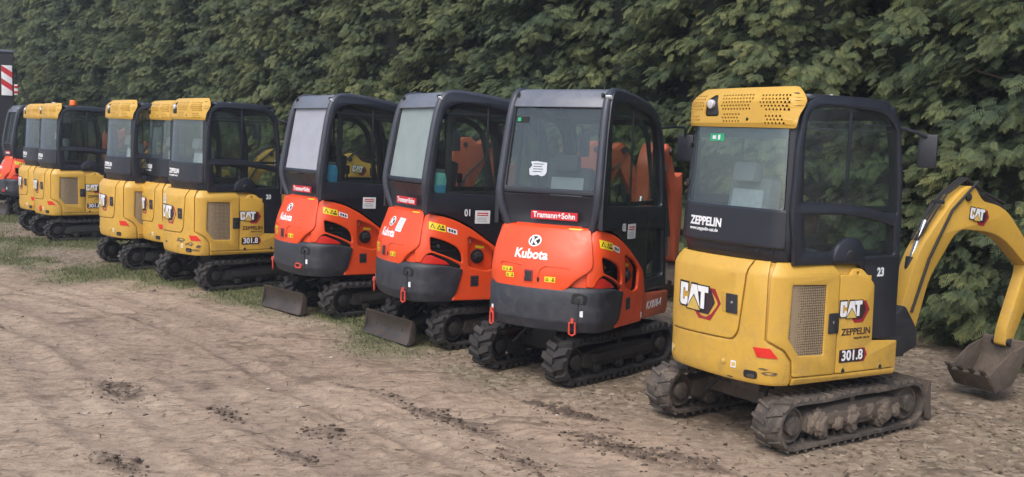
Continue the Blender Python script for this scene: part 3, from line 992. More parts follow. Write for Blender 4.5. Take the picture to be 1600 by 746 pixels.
    P.panel([[(.99, 2.07), (Lc-.98, 2.07), (Lc-.98, 2.27), (.99, 2.27)]], .01, 0, M['dark'], QC, frange(1.0, Lc-.9, .06), [2.14, 2.2, 2.23, 2.25], w0=-.035)
    P.build('cowl_lining', cap)
    P = Part()
    P.panel([rounded([(x*1.0, z) for x, z in [(1.572, 2.120), (1.706, 2.120), (1.692, 2.215), (1.645, 2.252), (1.605, 2.228)]], .03)], .006, .001, M['black_matt'], QC, w0=-.010)
    c = QC((1.655, 2.195, -.012)); x, y, nx, ny = QC.at(1.655)
    P.cyl(c, (c[0]+nx*.030, c[1]+ny*.030, c[2]-.003), .030, M['lamp'], 20, bev=.006)
    P.build('work_lamp', cap)
    P = Part()
    P.text('ZEPPELIN', .078, M['white'], Q.label(1.625, 1.415), w0=.019, bold=.0028, sx=.95)
    P.text('www.zeppelin-cat.de', .032, M['white'], Q.label(1.64, 1.365), w0=.019, bold=.0006, sx=1.05)
    P.build('lettering', cab)
    for z in (1.92, 1.66, 1.40):
        P = Part()
        P.box((-.545, -.67, z), (.03, .05, .035), M['black_matt'], .006)
        P.build('hinge', cab)
    P = Part()
    P.tube([(.44, .22, 2.08), (.50, .34, 2.05), (.52, .42, 2.02)], .012, B, 8)
    P.box((.525, .43, 1.93), (.12, .03, .22), B, .012, Matrix.Rotation(.5, 4, 'Z'))
    P.build('mirror', cab)
    seat_part(cab, M['seat'], M['seat_lt'], .96, -.36, -.12)
    boom_set(t, M['yellow'], M['black_matt'], M['frame_mud'], logo=True)
    return t

def uc_set(t, off, dyaw, W, mats, blade, blade_mat, chunky=1.0, mud=False, bx=0.0):
    """undercarriage parts turned by dyaw about the point off (machine coordinates)"""
    parts = [crawler(s, W, mats, chunky, 5+s, mud) for s in (-1, 1)]
    parts.append(undercarriage_frame(W, mats[1]))
    parts.append(dozer_blade(.77 if blade < 0 else 1.0, blade, blade_mat, mats[1], bx))
    for p in parts:
        p.parent = t
    place_uc(t, off, dyaw)
    return t

def place_uc(t, off, dyaw):
    for p in t.children:
        if p.name.split('.')[0] in ('crawler_track', 'undercarriage_frame', 'dozer_blade'):
            p.location = (off[0], off[1], 0)
            p.rotation_euler = (0, 0, dyaw)

def copy_tree(o, parent=None):
    c = o.copy()
    COL.objects.link(c)
    c.parent = parent
    for ch in list(o.children):
        copy_tree(ch, c)
    return c

def place(t, x, y, yaw, ucx=None, ucy=None, ucyaw=None):
    t.location = (x, y, 0)
    t.rotation_euler = (0, 0, R(yaw))
    if ucyaw is not None:
        a = R(yaw)
        dx, dy = ucx - x, ucy - y
        place_uc(t, (dx*math.cos(a)+dy*math.sin(a), -dx*math.sin(a)+dy*math.cos(a)), R(ucyaw - yaw))

# ------------------------------------------------------------------ orange excavator
KUBO = [(.50, .06), (.50, -.2), (.495, -.62), (.47, -.80), (.33, -.90), (0, -.945), (-.33, -.90), (-.47, -.82), (-.50, -.62), (-.50, -.2), (-.50, .06)]
def kub_prof(z, ny):
    r = .22 + .78*max(0, -ny)
    return -.15 * r * (max(0, z - .86) / .39) ** 1.8
def kcw_prof(z, ny):
    o = 0
    if z < .53: o -= .035 * ((.53 - z) / .08)
    if z > .765: o -= .018 * ((z - .765) / .03)
    return o

def orange_excavator(win, number=None, paper=False, hood_label=False, mirror_pad=None, hooks_side=False, rail=M['slate'], front_text=False):
    t = empty('mini_excavator')
    O = M['orange']; B = M['black']; S = M['slate']
    K = Skin(KUBO, kub_prof)
    Ln = K.len
    sy, sx = K.sy, K.sx
    ymap = lambda co: K((sy(co[0]), co[1], co[2]))
    cs = frange(.02, Ln, .045); cz = frange(.90, 1.26, .045)
    P = Part()
    n = 80
    ring = [K.at(Ln*k/n) for k in range(n+1)]
    lv = [(.44, -.05), (.60, -.03), (.85, -.03), (1.0, -.06), (1.12, -.11), (1.24, -.20)]
    V = [(x + nx*(-.085 if abs(nx) > .8 else o), y + ny*o, z) for z, o in lv for x, y, nx, ny in ring]
    F = []
    for a in range(len(lv)-1):
        for k in range(n):
            F.append((a*(n+1)+k, a*(n+1)+k+1, (a+1)*(n+1)+k+1, (a+1)*(n+1)+k))
        F.append((a*(n+1)+n, a*(n+1), (a+1)*(n+1), (a+1)*(n+1)+n))
    F.append(tuple(range(n+1))); F.append(tuple((len(lv)-1)*(n+1)+k for k in range(n, -1, -1)))
    P.verts_faces(V, F, M['dark'])
    P.box((0, .36, .55), (.90, .60, .18), M['black_matt'], .02)
    P.build('body_frame', t)
    # counterweight
    C = Skin(KUBO, kcw_prof)
    s1, s2 = sy(-.53), sy(-.44)
    P = Part()
    lp = rounded([(s1, .440, .02), (s2+.035, .60, .05), (s2, .742, .02), (sy(-.60), .775, .02), (sx(.42), .800, .03), (Ln-sy(-.62), .800, .03), (Ln-sy(-.45), .79, .02), (Ln-sy(-.45), .45, .02)], .02)
    P.panel([lp], .035, .012, M['cw_grey'], C, frange(s1+.03, Ln, .045), [.46, .49, .52, .56, .77], w0=.0, res=3)
    cw = P.build('counterweight', t)
    P = Part()
    f = C.label(sx(.345), .712)
    P.panel([rounded([(-.058, -.035), (.055, -.042), (.062, .03), (.0, .048), (-.045, .042)], .02)], .004, .001, M['dark'], f, w0=.034)
    P.cyl(f((-.01, -.005, .0)), f((-.01, -.005, .05)), .018, M['black_matt'], 12)
    P.build('towing_eye', cw)
    P = Part()
    P.panel([[(sx(.345)-.002, .45), (sx(.345)+.002, .45), (sx(.345)+.002, .675), (sx(.345)-.002, .675)]], .002, 0, M['dark'], C, None, [.5, .53], w0=.0345)
    P.panel([[(sx(.345)-.002, .755), (sx(.345)+.002, .755), (sx(.345)+.002, .79), (sx(.345)-.002, .79)]], .002, 0, M['dark'], C, None, None, w0=.0345)
    P.build('seam', cw)
    P = Part()
    P.panel([rounded([(-.012, -.025), (.012, -.03), (.012, .03), (-.012, .025)], .004)], .001, 0, M['label_w'], C.label(sx(-.40), .565), w0=.036)
    P.build('label', cw)
    P = Part()
    P.panel([rounded([(-.010, -.022), (.012, -.025), (.012, .025), (-.010, .022)], .004)], .001, 0, M['label_w'], C.label(sx(.30) - .07, .60), w0=.036)
    P.build('label', cw)
    for i, xx in enumerate((-.395, .31)):
        P = Part()
        c = Vector(C((sx(xx), .53, .045)))
        x, y, nx, ny = C.at(sx(xx))
        tx, ty = -ny, nx
        if hooks_side and xx > 0:
            loop = [(0, 0), (.02, .022), (.07, .022), (.085, 0), (.07, -.022), (.02, -.022)]
            pts = [c + Vector((-tx*u, -ty*u, v + .02)) for u, v in loop]
        else:
            loop = [(-.022, 0), (-.024, -.085), (0, -.10), (.024, -.085), (.022, 0), (0, .012)]
            pts = [c + Vector((-tx*u, -ty*u, v)) for u, v in loop]
        P.tube(pts, .0085, M['hook'], 8, closed=True)
        P.tube([c + Vector((-nx*.02, -ny*.02, .022)), c + Vector((nx*.006, ny*.006, .028)), c + Vector((nx*.006, ny*.006, -.002))], .014, M['hook'], 8)
        P.build('tie_down_hook', cw)
    # red rear reflector tucked under the sweep
    P = Part()
    P.panel([rounded([(sy(-.84), .798), (sy(-.80), .868), (sy(-.74), .872), (sy(-.60), .812), (sy(-.56), .778)], .012)], .02, .005, M['reflector'], K, cs, w0=-.012)
    P.build('reflector', t)
    # side panel
    P = Part()
    out = rounded([(-.535, .452, .01), (-.020, .440, .01), (.045, .68, .05), (.0, .855, .05), (-.107, .94, .05), (-.186, .993, .05), (-.34, 1.098, .06), (-.506, 1.18, .06), (-.668, 1.226, .05), (-.80, 1.243, .0), (-.855, 1.10, 0), (-.857, .80, .02), (-.815, .80, .02), (-.785, .872, .03), (-.74, .893, .03), (-.58, .835, .05), (-.445, .765, .03), (-.50, .60, .06)], .02)
    op = rounded([(-.752, 1.035, .02), (-.60, .992, .05), (-.49, .935, .06), (-.447, .87, .03), (-.441, .795, .02), (-.58, .855, .05), (-.745, .913, .02)], .02)
    rc = rounded([(-.385, 1.035, .03), (-.20, .965, .04), (-.105, .885, .03), (-.120, .728, .03), (-.2, .712, .03), (-.375, .762, .03)], .02)
    P.panel([out, op, rc], .028, .010, O, ymap, frange(-.86, 0, .04), cz, w0=-.012, res=3)
    P.panel([rounded([(-.40, 1.045), (-.20, .98), (-.095, .895), (-.11, .72), (-.2, .70), (-.39, .75)], .02)], .006, 0, O, ymap, None, None, w0=-.050)
    P.panel([rounded([(-.385, 1.035), (-.375, .762), (-.35, .77), (-.36, 1.02)], .005)], .04, 0, O, ymap, None, None, w0=-.048)
    sp = P.build('side_panel', t)
    P = Part()
    c = Vector(ymap((-.262, .845, -.045)))
    P.cyl(c, c + Vector((.012, 0, 0)), .066, M['dark'], 24)
    P.cyl(c + Vector((.010, 0, 0)), c + Vector((.040, 0, -.002)), .045, M['black_matt'], 22, bev=.008)
    P.box(c + Vector((.042, 0, 0)), (.016, .07, .02), M['black_matt'], .005)
    P.build('fuel_cap', sp)
    P = Part()
    for k in range(4):
        P.box((.440, -.60 + .0*k, .90 + k*.04), (.01, .30, .012), M['dark'], .002)
    P.cyl((.41, -.66, .93), (.455, -.66, .95), .018, M['chrome'], 10)
    P.build('engine_parts', t)
    P = Part()
    warn_label(P, lambda co: ymap((-.685 + co[0], 1.122 + co[1] - co[0]*.22, co[2])), .155, .065, 2, w0=.0165)
    P.build('label', sp)
    P = Part()
    P.panel([rect(-.05, -.022, .05, .022, .003)], .001, 0, M['label_w'], lambda co: ymap((-.545 + co[0], 1.086 + co[1] - co[0]*.3, co[2])), w0=.0165)
    for k in range(3):
        P.panel([rect(-.035 + k*.026, -.012, -.018 + k*.026, .012, .001)], .001, 0, M['ink'], lambda co: ymap((-.545 + co[0], 1.086 + co[1] - co[0]*.3, co[2])), w0=.0176)
    P.build('label', sp)
    P = Part()
    P.panel([rect(-.042, -.05, .042, .05, .004)], .002, 0, M['slate'], lambda co: ymap((-.312 + co[0], .625 + co[1], co[2])), w0=.0165)
    for k in range(3):
        P.panel([rect(-.03, -.034 + k*.026, .03, -.020 + k*.026, .002)], .001, 0, M['ink'], lambda co: ymap((-.312 + co[0], .625 + co[1], co[2])), w0=.0187)
    P.build('label', sp)
    P = Part()
    P.panel([rect(-.016, -.018, .016, .018, .002)], .001, 0, M['label_w'], lambda co: ymap((-.345 + co[0], .985 + co[1], co[2])), w0=-.043)
    P.build('label', sp)
    P = Part()
    P.panel([rect(-.045, -.012, .045, .012, .002)], .001, 0, M['label_y'], lambda co: ymap((-.235 + co[0], .930 + co[1] - co[0]*.1, co[2])), w0=-.043)
    P.build('label', sp)
    # orange corner under the hood edge
    P = Part()
    P.panel([[(sy(-.81), .78), (sy(-.81), 1.0), (sx(.10), 1.0), (sx(.10), .78)]], .01, 0, O, K, frange(sy(-.81)+.01, sx(.10), .03), None, w0=-.014)
    P.build('corner_panel', t)
    # left side panel
    P = Part()
    P.panel([rounded([(Ln-sy(-.50), .452), (Ln-.03, .44), (Ln-.0, .68), (Ln-.06, .9), (Ln-sy(-.34), 1.1), (Ln-sy(-.668), 1.225), (Ln-sy(-.80), 1.24), (Ln-sy(-.80), .80), (Ln-sy(-.5), .78)], .03)], .028, .010, O, K, cs, cz, w0=-.012)
    P.build('left_panel', t)
    # engine hood
    P = Part()
    sr = sx(.432)
    lp = rounded([(sr, 1.245, .01), (sr+.002, .945, .05), (sx(.335), .865, .04), (sx(.235), .758, .05), (sx(-.10), .738, .2), (sx(-.34), .750, .05), (sx(-.455), .815, .05), (Ln-sy(-.79), 1.08, .05), (Ln-sy(-.80), 1.245, .01)], .02)
    P.panel([lp], .034, .013, O, K, cs, [.80]+cz, w0=-.004, res=3)
    # folded top of the hood
    P.panel([[(sr+.005, 1.243), (Ln-sy(-.80), 1.243), (Ln-sy(-.80), 1.262), (sr+.005, 1.262)]], .16, 0, O, lambda co: K((co[0], 1.243, co[2]))[:2] + (co[1] + .0*co[2],), cs, None, w0=-.155)
    # raised ribs either side of the latch
    for (a, b, sg) in ((-.335, -.10, 1), (.02, .27, -1)):
        pts = [K((sx(a), .935, .030)), K((sx(a + .02), .955, .032)), K((sx(b - .02), .945, .032)), K((sx(b), .92, .030)), K((sx(b + (.01 if sg > 0 else -.0)), .86, .030))]
        if sg < 0:
            pts = [K((sx(a), .86, .030)), K((sx(a + .02), .925, .031)), K((sx(a + .06), .95, .031)), K((sx(b), .945, .030))]
        P.tube(pts, .006, O, 6)
    hd = P.build('engine_hood', t)
    P = Part()
    f = K.label(sx(-.055), .868)
    P.panel([rect(-.052, -.058, .050, .055, .008)], .004, .001, O, f, w0=.0295)
    P.panel([rect(-.040, -.048, .038, .044, .006)], .004, .001, M['dkred'], f, w0=.0315)
    P.panel([rect(-.032, -.042, .026, .034, .006)], .006, .0015, M['black_matt'], f, w0=.0335)
    f = K.label(sx(.028), .842)
    P.panel([[(.010*math.cos(a), .020*math.sin(a)) for a in [2*math.pi*k/12 for k in range(12)]]], .004, .001, M['dark'], f, w0=.030)
    P.build('hood_latch', hd)
    P = Part()
    f = K.label(sx(-.055), 1.135)
    ell = lambda a, b: [(a*math.cos(q), b*math.sin(q)) for q in [2*math.pi*k/28 for k in range(28)]]
    P.panel([ell(.060, .044)], .0015, 0, M['white'], f, w0=.031)
    P.panel([ell(.047, .034)], .0015, 0, M['dark'], f, w0=.0328)
    P.panel([[(-.030, .026), (-.012, .026), (-.010, .004), (.022, .028), (.040, .020), (.008, .0), (.034, -.024), (.016, -.029), (-.010, -.004), (-.012, -.026), (-.030, -.024)]], .0015, 0, M['white'], f, w0=.0346)
    P.text('Kubota', .100, M['white'], K.label(sx(-.063), 1.030), w0=.031, bold=.0030, sx=1.02)
    P.build('logo', hd)
    P = Part()
    warn_label(P, K.label(sx(-.262), .900), .105, .036, 3, w0=.031)
    P.build('label', hd)
    P = Part()
    warn_label(P, K.label(sx(-.232), .855), .078, .036, 1, w0=.031)
    P.build('label', hd)
    P = Part()
    warn_label(P, K.label(sx(.125), .850), .088, .042, 1, w0=.031)
    P.build('label', hd)
    P = Part()
    warn_label(P, K.label(sx(.285), 1.232), .13, .024, 1, w0=.028)
    if hood_label:
        P.build('label', hd)
        P = Part()
        P.panel([rect(-.055, -.060, .055, .060, .003)], .001, 0, M['label_w'], K.label(sx(.13), 1.115, -.05), [-.03, 0, .03], [-.03, 0, .03], w0=.0315)
        for k in range(5):
            P.panel([rect(-.04, -.045 + k*.02, .035 - .008*(k % 2), -.038 + k*.02, 0)], .0008, 0, M['seat_lt'], K.label(sx(.13), 1.115, -.05), w0=.0335)
    P.build('label', hd)
    # front side fender with model text
    for sgn in (-1, 1):
        P = Part()
        fn = right(.485) if sgn > 0 else left(.485)
        P.panel([rounded([(.0, .445), (.60, .43), (.64, .50), (.63, .63), (.055, .665), (.045, .60)], .02)], .022, .007, M['orange_shaded'], fn, w0=-.010)
        fe = P.build('front_fender', t)
    if front_text:
        P = Part()
        P.text('KX018-4', .095, M['label_w'], at2(right(.498), .30, .545), w0=.0, bold=.001, sx=.95, shear=.15)
        P.build('lettering', fe)
        P = Part()
        P.panel([rect(-.055, .47, -.035, .52, .003)], .001, 0, M['label_w'], lambda co: ymap((co[0]+.02, co[1], co[2])), w0=.0165)
        P.build('label', sp)
    # ---- cab
    outer = rounded([(-.800, 1.245, .0), (-.798, 1.52, .05), (-.722, 1.98, .05), (-.662, 2.235, .10), (-.600, 2.325, .08), (-.4, 2.318, .05), (-.2, 2.296, .1), (.175, 2.240, .15), (.364, 2.148, .14), (.455, 1.947, .05), (.495, 1.686, .05), (.555, 1.2, .05), (.61, .665, .02), (.068, .672, .03), (.06, .75, .05), (.015, .870, .05), (-.095, .955, .05), (-.180, 1.010, .05), (-.335, 1.115, .06), (-.503, 1.197, .06), (-.665, 1.243, .04)], .03)
    wh = rounded([(-.738, 1.430, .04), (-.662, 2.03, .1), (-.610, 2.190, .09), (-.42, 2.240, .06), (.10, 2.165, .1), (.30, 2.06, .1), (.385, 1.85, .05), (.435, 1.385, .04)], .03)
    lw = rounded([(.13, 1.20), (.47, 1.20), (.52, .77), (.145, .77)], .04)
    cab = None
    for sgn in (1, -1):
        lean = lambda z: .035*max(0, z-1.5)
        fn = (lambda co: (.452 + co[2] - lean(co[1]), co[0], co[1])) if sgn > 0 else (lambda co: (-.452 - co[2] + lean(co[1]), co[0], co[1]))
        P = Part()
        P.panel([outer, wh, lw], .040, .010, B, fn, w0=-.008, cv=[1.5, 1.7, 1.9, 2.1])
        # inner door frame seen through the glass
        P.panel([rounded([(-.60, 1.40), (-.57, 2.13, .08), (-.5, 2.19, .06), (.09, 2.12, .08), (.26, 2.0, .1), (.40, 1.40)], .03), rounded([(-.54, 1.44), (-.515, 2.08, .08), (-.46, 2.13, .06), (.07, 2.07, .08), (.20, 1.97, .1), (.345, 1.44)], .03)], .02, .004, M['black_matt'], fn, w0=-.045, cv=[1.7, 1.9])
        if sgn > 0:
            # rear wall: window surround and lower panel
            ry = lambda z: float(np.interp(z, [1.24, 1.52, 2.20, 2.33], [-.745, -.785, -.668, -.60]))
            rf = lambda co: (co[0], ry(co[1]) - co[2], co[1])
            P.panel([rounded([(-.45, 1.50, .01), (.45, 1.50, .01), (.435, 2.215, .02), (-.435, 2.215, .02)], .02), rounded([(-.392, 1.545), (.392, 1.545), (.378, 2.188), (-.378, 2.188)], .02)], .022, .006, B, rf, None, frange(1.55, 2.2, .1), w0=-.010)
            P.panel([rounded([(-.44, 1.252, .02), (.44, 1.252, .02), (.452, 1.495, .01), (-.452, 1.495, .01)], .02)], .020, .006, M['black'], lambda co: (co[0], ry(co[1]) - co[2] + .030*max(0, 1-(co[0]/.44)**2)*math.sin(math.pi*min(1, max(0, (co[1]-1.25)/.25))), co[1]), frange(-.4, .41, .08), frange(1.27, 1.5, .03), w0=-.006)
            P.box((0, -.02, .95), (.84, .98, .08), M['black_matt'], .01)
            P.box((0, -.55, 1.12), (.80, .22, .30), M['dark'], .02)
            P.box((.0, .40, 1.05), (.80, .12, .36), M['dark'], .03)
            ff = lambda co: (co[0], float(np.interp(co[1], [.66, 1.2, 1.69, 1.95, 2.15], [.60, .555, .49, .45, .36])) - co[2], co[1])
            P.panel([rounded([(-.46, .68), (.46, .68), (.43, 2.16), (-.43, 2.16)], .04), rect(-.37, 1.26, .37, 2.08, .05), rect(-.36, .76, .36, 1.18, .05)], .035, .010, B, ff, None, frange(1.2, 2.1, .1))
            # sealed joint between cab and body
            P.panel([[(sx(.46), 1.20), (Ln-sy(-.70), 1.20), (Ln-sy(-.70), 1.26), (sx(.46), 1.26)]], .02, 0, M['dark'], K, cs, None, w0=-.03)
            cab = P.build('cab', t)
        else:
            P.build('cab_door', cab)
    # corner tubes running up the rear and along the roof
    path = [(-.742, 1.235), (-.785, 1.38), (-.803, 1.52), (-.770, 1.72), (-.725, 1.98), (-.690, 2.14), (-.655, 2.24), (-.600, 2.303), (-.52, 2.318), (-.4, 2.315), (-.2, 2.293), (.0, 2.268), (.175, 2.236), (.30, 2.19), (.385, 2.11), (.435, 2.0), (.46, 1.9)]
    for sgn in (1, -1):
        pp = chaikin([(sgn*(.440 - .035*max(0, z-1.5) - .5*max(0, 1.45-z)**1.3), y, z) for y, z in path], 2)
        P = Part()
        P.tube([tuple(p) for p in pp], .033, rail, 12)
        P.build('roof_rail', cab)
    P = Part()
    band = [(-.700, 2.185), (-.655, 2.262), (-.60, 2.322), (-.5, 2.338), (-.3, 2.334), (0, 2.298), (.25, 2.225), (.36, 2.14), (.33, 2.12), (.2, 2.19), (0, 2.25), (-.3, 2.30), (-.55, 2.305), (-.62, 2.25), (-.67, 2.185)]
    P.panel([rounded(band, .02)], .78, .004, M['slate_light'], lambda co: (co[2] - .39, co[0], co[1]))
    for sgn in (1, -1):
        P.box((sgn*.375, -.655, 2.285), (.02, .03, .03), M['black_matt'], .005)
    P.box((.432, -.668, 2.268), (.05, .012, .030), M['label_w'], .003, Matrix.Rotation(.7, 4, 'X'))
    P.tube([(.36, -.60, 2.33), (.36, -.60, 2.365)], .006, M['black_matt'], 6)
    P.build('roof', cab)
    P = Part()
    P.verts_faces([(-.40, -.775, 1.54), (.40, -.775, 1.54), (.385, -.664, 2.195), (-.385, -.664, 2.195)], [(0, 1, 2, 3)], win)
    P.build('rear_window', cab)
    for sgn in (1, -1):
        P = Part()
        gx = sgn*.452
        P.verts_faces([(gx, -.76, 1.40), (gx, -.72, 1.5), (gx-sgn*.026, -.60, 2.25), (gx-sgn*.022, .12, 2.2), (gx-sgn*.018, .36, 2.05), (gx, .44, 1.5), (gx, .45, 1.36)], [(0, 1, 5, 6), (1, 2, 3, 4, 5)], M['glass_s'])
        P.verts_faces([(gx, .10, .75), (gx, .55, .75), (gx, .50, 1.22), (gx, .10, 1.22)], [(0, 1, 2, 3)], M['glass_s'])
        P.build('side_window', cab)
        P = Part()
        P.box((gx - sgn*.018, -.175, 1.80), (.014, .020, .82), M['black_matt'], .003)
        P.box((gx - sgn*.035, -.15, 2.135), (.012, .90, .014), M['slate'], .002)
        P.build('window_divider', cab)
    P = Part()
    P.verts_faces([(-.39, .52, 1.25), (.39, .52, 1.25), (.39, .44, 1.9), (.38, .36, 2.1), (-.38, .36, 2.1), (-.39, .44, 1.9)], [(0, 1, 2, 5), (5, 2, 3, 4)], M['glass_s'])
    P.build('windscreen', cab)
    P = Part()
    f = lambda co: (.068 + co[0], ry(1.32) - co[2] - .056, 1.335 + co[1])
    ry = lambda z: float(np.interp(z, [1.24, 1.52, 2.20, 2.33], [-.745, -.785, -.668, -.60]))
    P.panel([rect(-.205, -.032, .205, .032, .002)], .012, 0, M['red'], f, w0=-.012)
    P.text('Tramann+Sohn', .062, M['white'], f, w0=.0005, bold=.0014, sx=.97)
    P.build('name_plate', cab)
    P = Part()
    g = at2(right(.4865), -.232, 1.208, -.02)
    P.panel([rounded([(-.078, -.060), (.078, -.060), (.078, .060), (-.078, .060)], .004)], .002, 0, M['label_w'], g)
    P.panel([rect(-.055, .012, .055, .040, 0)], .001, 0, M['red'], g, w0=.0021)
    P.panel([rect(-.050, .021, .050, .029, 0)], .001, 0, M['label_w'], g, w0=.0032)
    for k in range(3):
        P.panel([rect(-.055, -.044 + k*.016, .05 - .01*k, -.038 + k*.016, 0)], .001, 0, M['seat_lt'], g, w0=.0021)
    P.build('sign', cab)
    if number:
        P = Part()
        P.text(number, .088, M['label_w'], at2(right(.4865), -.385, 1.245), bold=.002, sx=.82, w0=0)
        P.build('number', cab)
    if mirror_pad:
        P = Part()
        P.panel([rounded([(-.71, 1.435, .02), (-.60, 1.40, .03), (-.585, 1.54, .02), (-.60, 1.60, .015), (-.72, 1.61, .01)], .02)], .03, .008, mirror_pad, right(.415))
        if mirror_pad == M['teal']:
            P.panel([rounded([(-.705, 1.44), (-.605, 1.405), (-.59, 1.50), (-.70, 1.50)], .02)], .03, .008, M['blue'], right(.4165))
        P.build('sun_visor_pad', cab)
    if paper:
        P = Part()
        f = lambda co: (-.115 + co[0], ry(1.72) - .0 - co[2] - co[1]*-.172, 1.70 + co[1])
        pts = [(-.075, -.055), (-.045, -.06), (.0, -.052), (.03, -.064), (.06, -.055), (.075, -.03), (.070, .045), (.02, .05), (-.02, .055), (-.075, .05), (-.06, .02), (-.085, -.01)]
        P.panel([pts], .0015, 0, M['paper'], f, w0=.0)
        for k in range(4):
            P.panel([rect(-.05, .03 - k*.02, .04 - .012*(k % 2), .036 - k*.02, 0)], .001, 0, M['slate'], f, w0=.0018)
        P.build('paper_note', cab)
        P = Part()
        f2 = lambda co: (-.31 + co[0], ry(2.08) + .0 - co[2] - co[1]*-.172, 2.085 + co[1])
        P.panel([rect(-.055, -.022, .055, .022, .002)], .001, 0, M['dark'], f2, w0=0)
        P.panel([rect(-.045, -.015, -.015, .015, .002)], .001, 0, M['label_g'], f2, w0=.0012)
        P.build('window_label', cab)
    P = Part()
    P.tube([(.42, .40, 2.06), (.50, .60, 2.08), (.52, .80, 2.08)], .011, B, 8)
    P.tube([(.52, .80, 2.08), (.52, .84, 1.97)], .011, B, 8)
    P.box((.52, .84, 1.90), (.15, .035, .24), B, .015)
    P.build('mirror', cab)
    seat_part(cab, M['dark'], M['seat'], .95, -.30)
    P = Part()
    P.tube([(.18, .36, 1.2), (.20, .34, 1.48)], .012, M['dark'], 8)
    P.tube([(-.18, .36, 1.2), (-.20, .34, 1.48)], .012, M['dark'], 8)
    P.box((0, .42, 1.34), (.5, .10, .12), M['dark'], .03)
    P.build('control_levers', cab)
    boom_set(t, M['orange_shaded'], M['black_matt'], M['frame_mud'])
    return t

# ------------------------------------------------------------------ machines in the row
y_uc = (M['rubber'], M['frame'])
# nearest yellow machine: mud-coated tracks of its own
c1 = yellow_excavator()
uc_set(c1, (0, 0), 0, 1.22, (M['rubber_mud'], M['frame_mud']), 1, M['frame_mud'], .62, mud=True)
place(c1, 2.089, 6.847, -60.8, 1.966, 6.923, -55.5)
tag(c1, 'nearest yellow mini excavator, number 23 on the cab and mud-caked tracks', 'excavator', 'mini excavators parked in a row')

def number_part(t, s):
    cab = [c for c in t.children if c.name.split('.')[0] == 'cab'][0]
    P = Part()
    P.text(s, .078, M['label_w'], at2(right(.4778), .118, 1.128), bold=.0026, sx=.85, w0=0)
    P.build('number', cab)
    return cab

# clean-tracked version, copied for the others
c2 = copy_tree(c1)
for p in list(c2.children):
    if p.name.split('.')[0] in ('crawler_track', 'undercarriage_frame', 'dozer_blade'):
        for ch in list(p.children):
            bpy.data.objects.remove(ch)
        bpy.data.objects.remove(p)
uc_set(c2, (0, 0), 0, 1.22, y_uc, 1, M['frame'], 1.0)
cats = [c2]
spots = [
    ((-3.414, 12.544, -50.2, -3.538, 12.667, -44), 'yellow mini excavator numbered 20 with scraped rear corner, left of the orange machines'),
    ((-4.179, 13.798, -55.0, -4.27, 13.87, -52), 'yellow mini excavator tucked close behind the left side of number 20, only its rear showing'),
    ((-4.874, 14.15, -51.0, -4.97, 14.2, -51), 'third yellow mini excavator left of the orange machines, in front of the beacon machine'),
    ((-7.309, 17.297, -51.6, -7.477, 17.356, -51.5), 'yellow mini excavator with an orange beacon on its cab roof, in the far left group'),
    ((-8.009, 18.185, -52.3, -8.12, 18.25, -53), 'farthest yellow mini excavator, half hidden behind the one with the orange beacon'),
]
for k, (pl, lb) in enumerate(spots):
    t = c2 if k == 0 else copy_tree(c2)
    if k: cats.append(t)
    place(t, *pl)
    tag(t, lb, 'excavator', 'mini excavators parked in a row')
number_part(c1, '23')
number_part(c2, '20')
def rear_extras(t, plate=True, scrape=False, red_knob=False):
    K = Skin(CATO, cat_prof)
    ed = [c for c in t.children if c.name.split('.')[0] == 'engine_door'][0]
    cw = [c for c in t.children if c.name.split('.')[0] == 'counterweight'][0]
    if plate:
        P = Part()
        P.panel([rect(-.045, -.055, .045, .055, .003)], .001, 0, M['label_w'], K.label(1.80, 1.075), w0=.0105)
        P.panel([rect(-.03, -.035, .03, .0, .003)], .001, 0, M['seat_lt'], K.label(1.80, 1.075), w0=.0117)
        P.build('label', ed)
    if scrape:
        rd = random.Random(4)
        P = Part()
        for (s0, z0, a, b) in ((1.36, .605, .085, .030), (1.17, .57, .045, .025), (1.75, .55, .05, .015), (1.06, .545, .03, .02), (1.24, .56, .02, .012), (1.10, .50, .05, .012)):
            pts = [(s0 + a*math.cos(q)*(1+rd.uniform(-.45, .3)), z0 + b*math.sin(q)*(1+rd.uniform(-.45, .4))) for q in [2*math.pi*k/18 for k in range(18)]]
            P.panel([pts], .001, 0, M['frame_mud'], K, w0=.0047)
        P.build('scraped_paint', cw)
    if red_knob:
        P = Part()
        for s in (1.42, 1.92):
            P.panel([[(.045*math.cos(q), .05*math.sin(q)) for q in [2*math.pi*k/16 for k in range(16)]]], .012, .003, M['reflector'], K.label(s, .54), w0=.005)
        P.build('tail_lamp', cw)
rear_extras(cats[0], True, True)
rear_extras(cats[1], True)
rear_extras(cats[3], False, False, True)
P = Part()     # small scuffs on the nearest machine
Kc = Skin(CATO, cat_prof)
rd = random.Random(9)
for (s0, z0, a, b) in ((1.08, .515, .055, .010), (1.35, .452, .03, .006), (1.12, .54, .03, .005)):
    pts = [(s0 + a*math.cos(q)*(1+rd.uniform(-.4, .3)), z0 + b*math.sin(q)*(1+rd.uniform(-.4, .4))) for q in [2*math.pi*k/16 for k in range(16)]]
    P.panel([pts], .0008, 0, M['frame_mud'], Kc, w0=.0047)
P.build('scuff_marks', [c for c in c1.children if c.name.split('.')[0] == 'counterweight'][0])
P = Part()
Qc = Skin(CABO, cab_prof)
P.panel([rect(1.538, 1.952, 1.677, 2.001, .003)], .001, 0, M['label_g'], Qc, w0=.001)
P.panel([rect(-.045, -.012, -.01, .012, .002)], .0008, 0, M['label_w'], Qc.label(1.607, 1.976), w0=.0022)
P.panel([rect(.01, -.016, .03, .016, .002)], .0008, 0, M['label_w'], Qc.label(1.607, 1.976), w0=.0022)
P.build('exit_label', [c for c in c1.children if c.name.split('.')[0] == 'cab'][0])
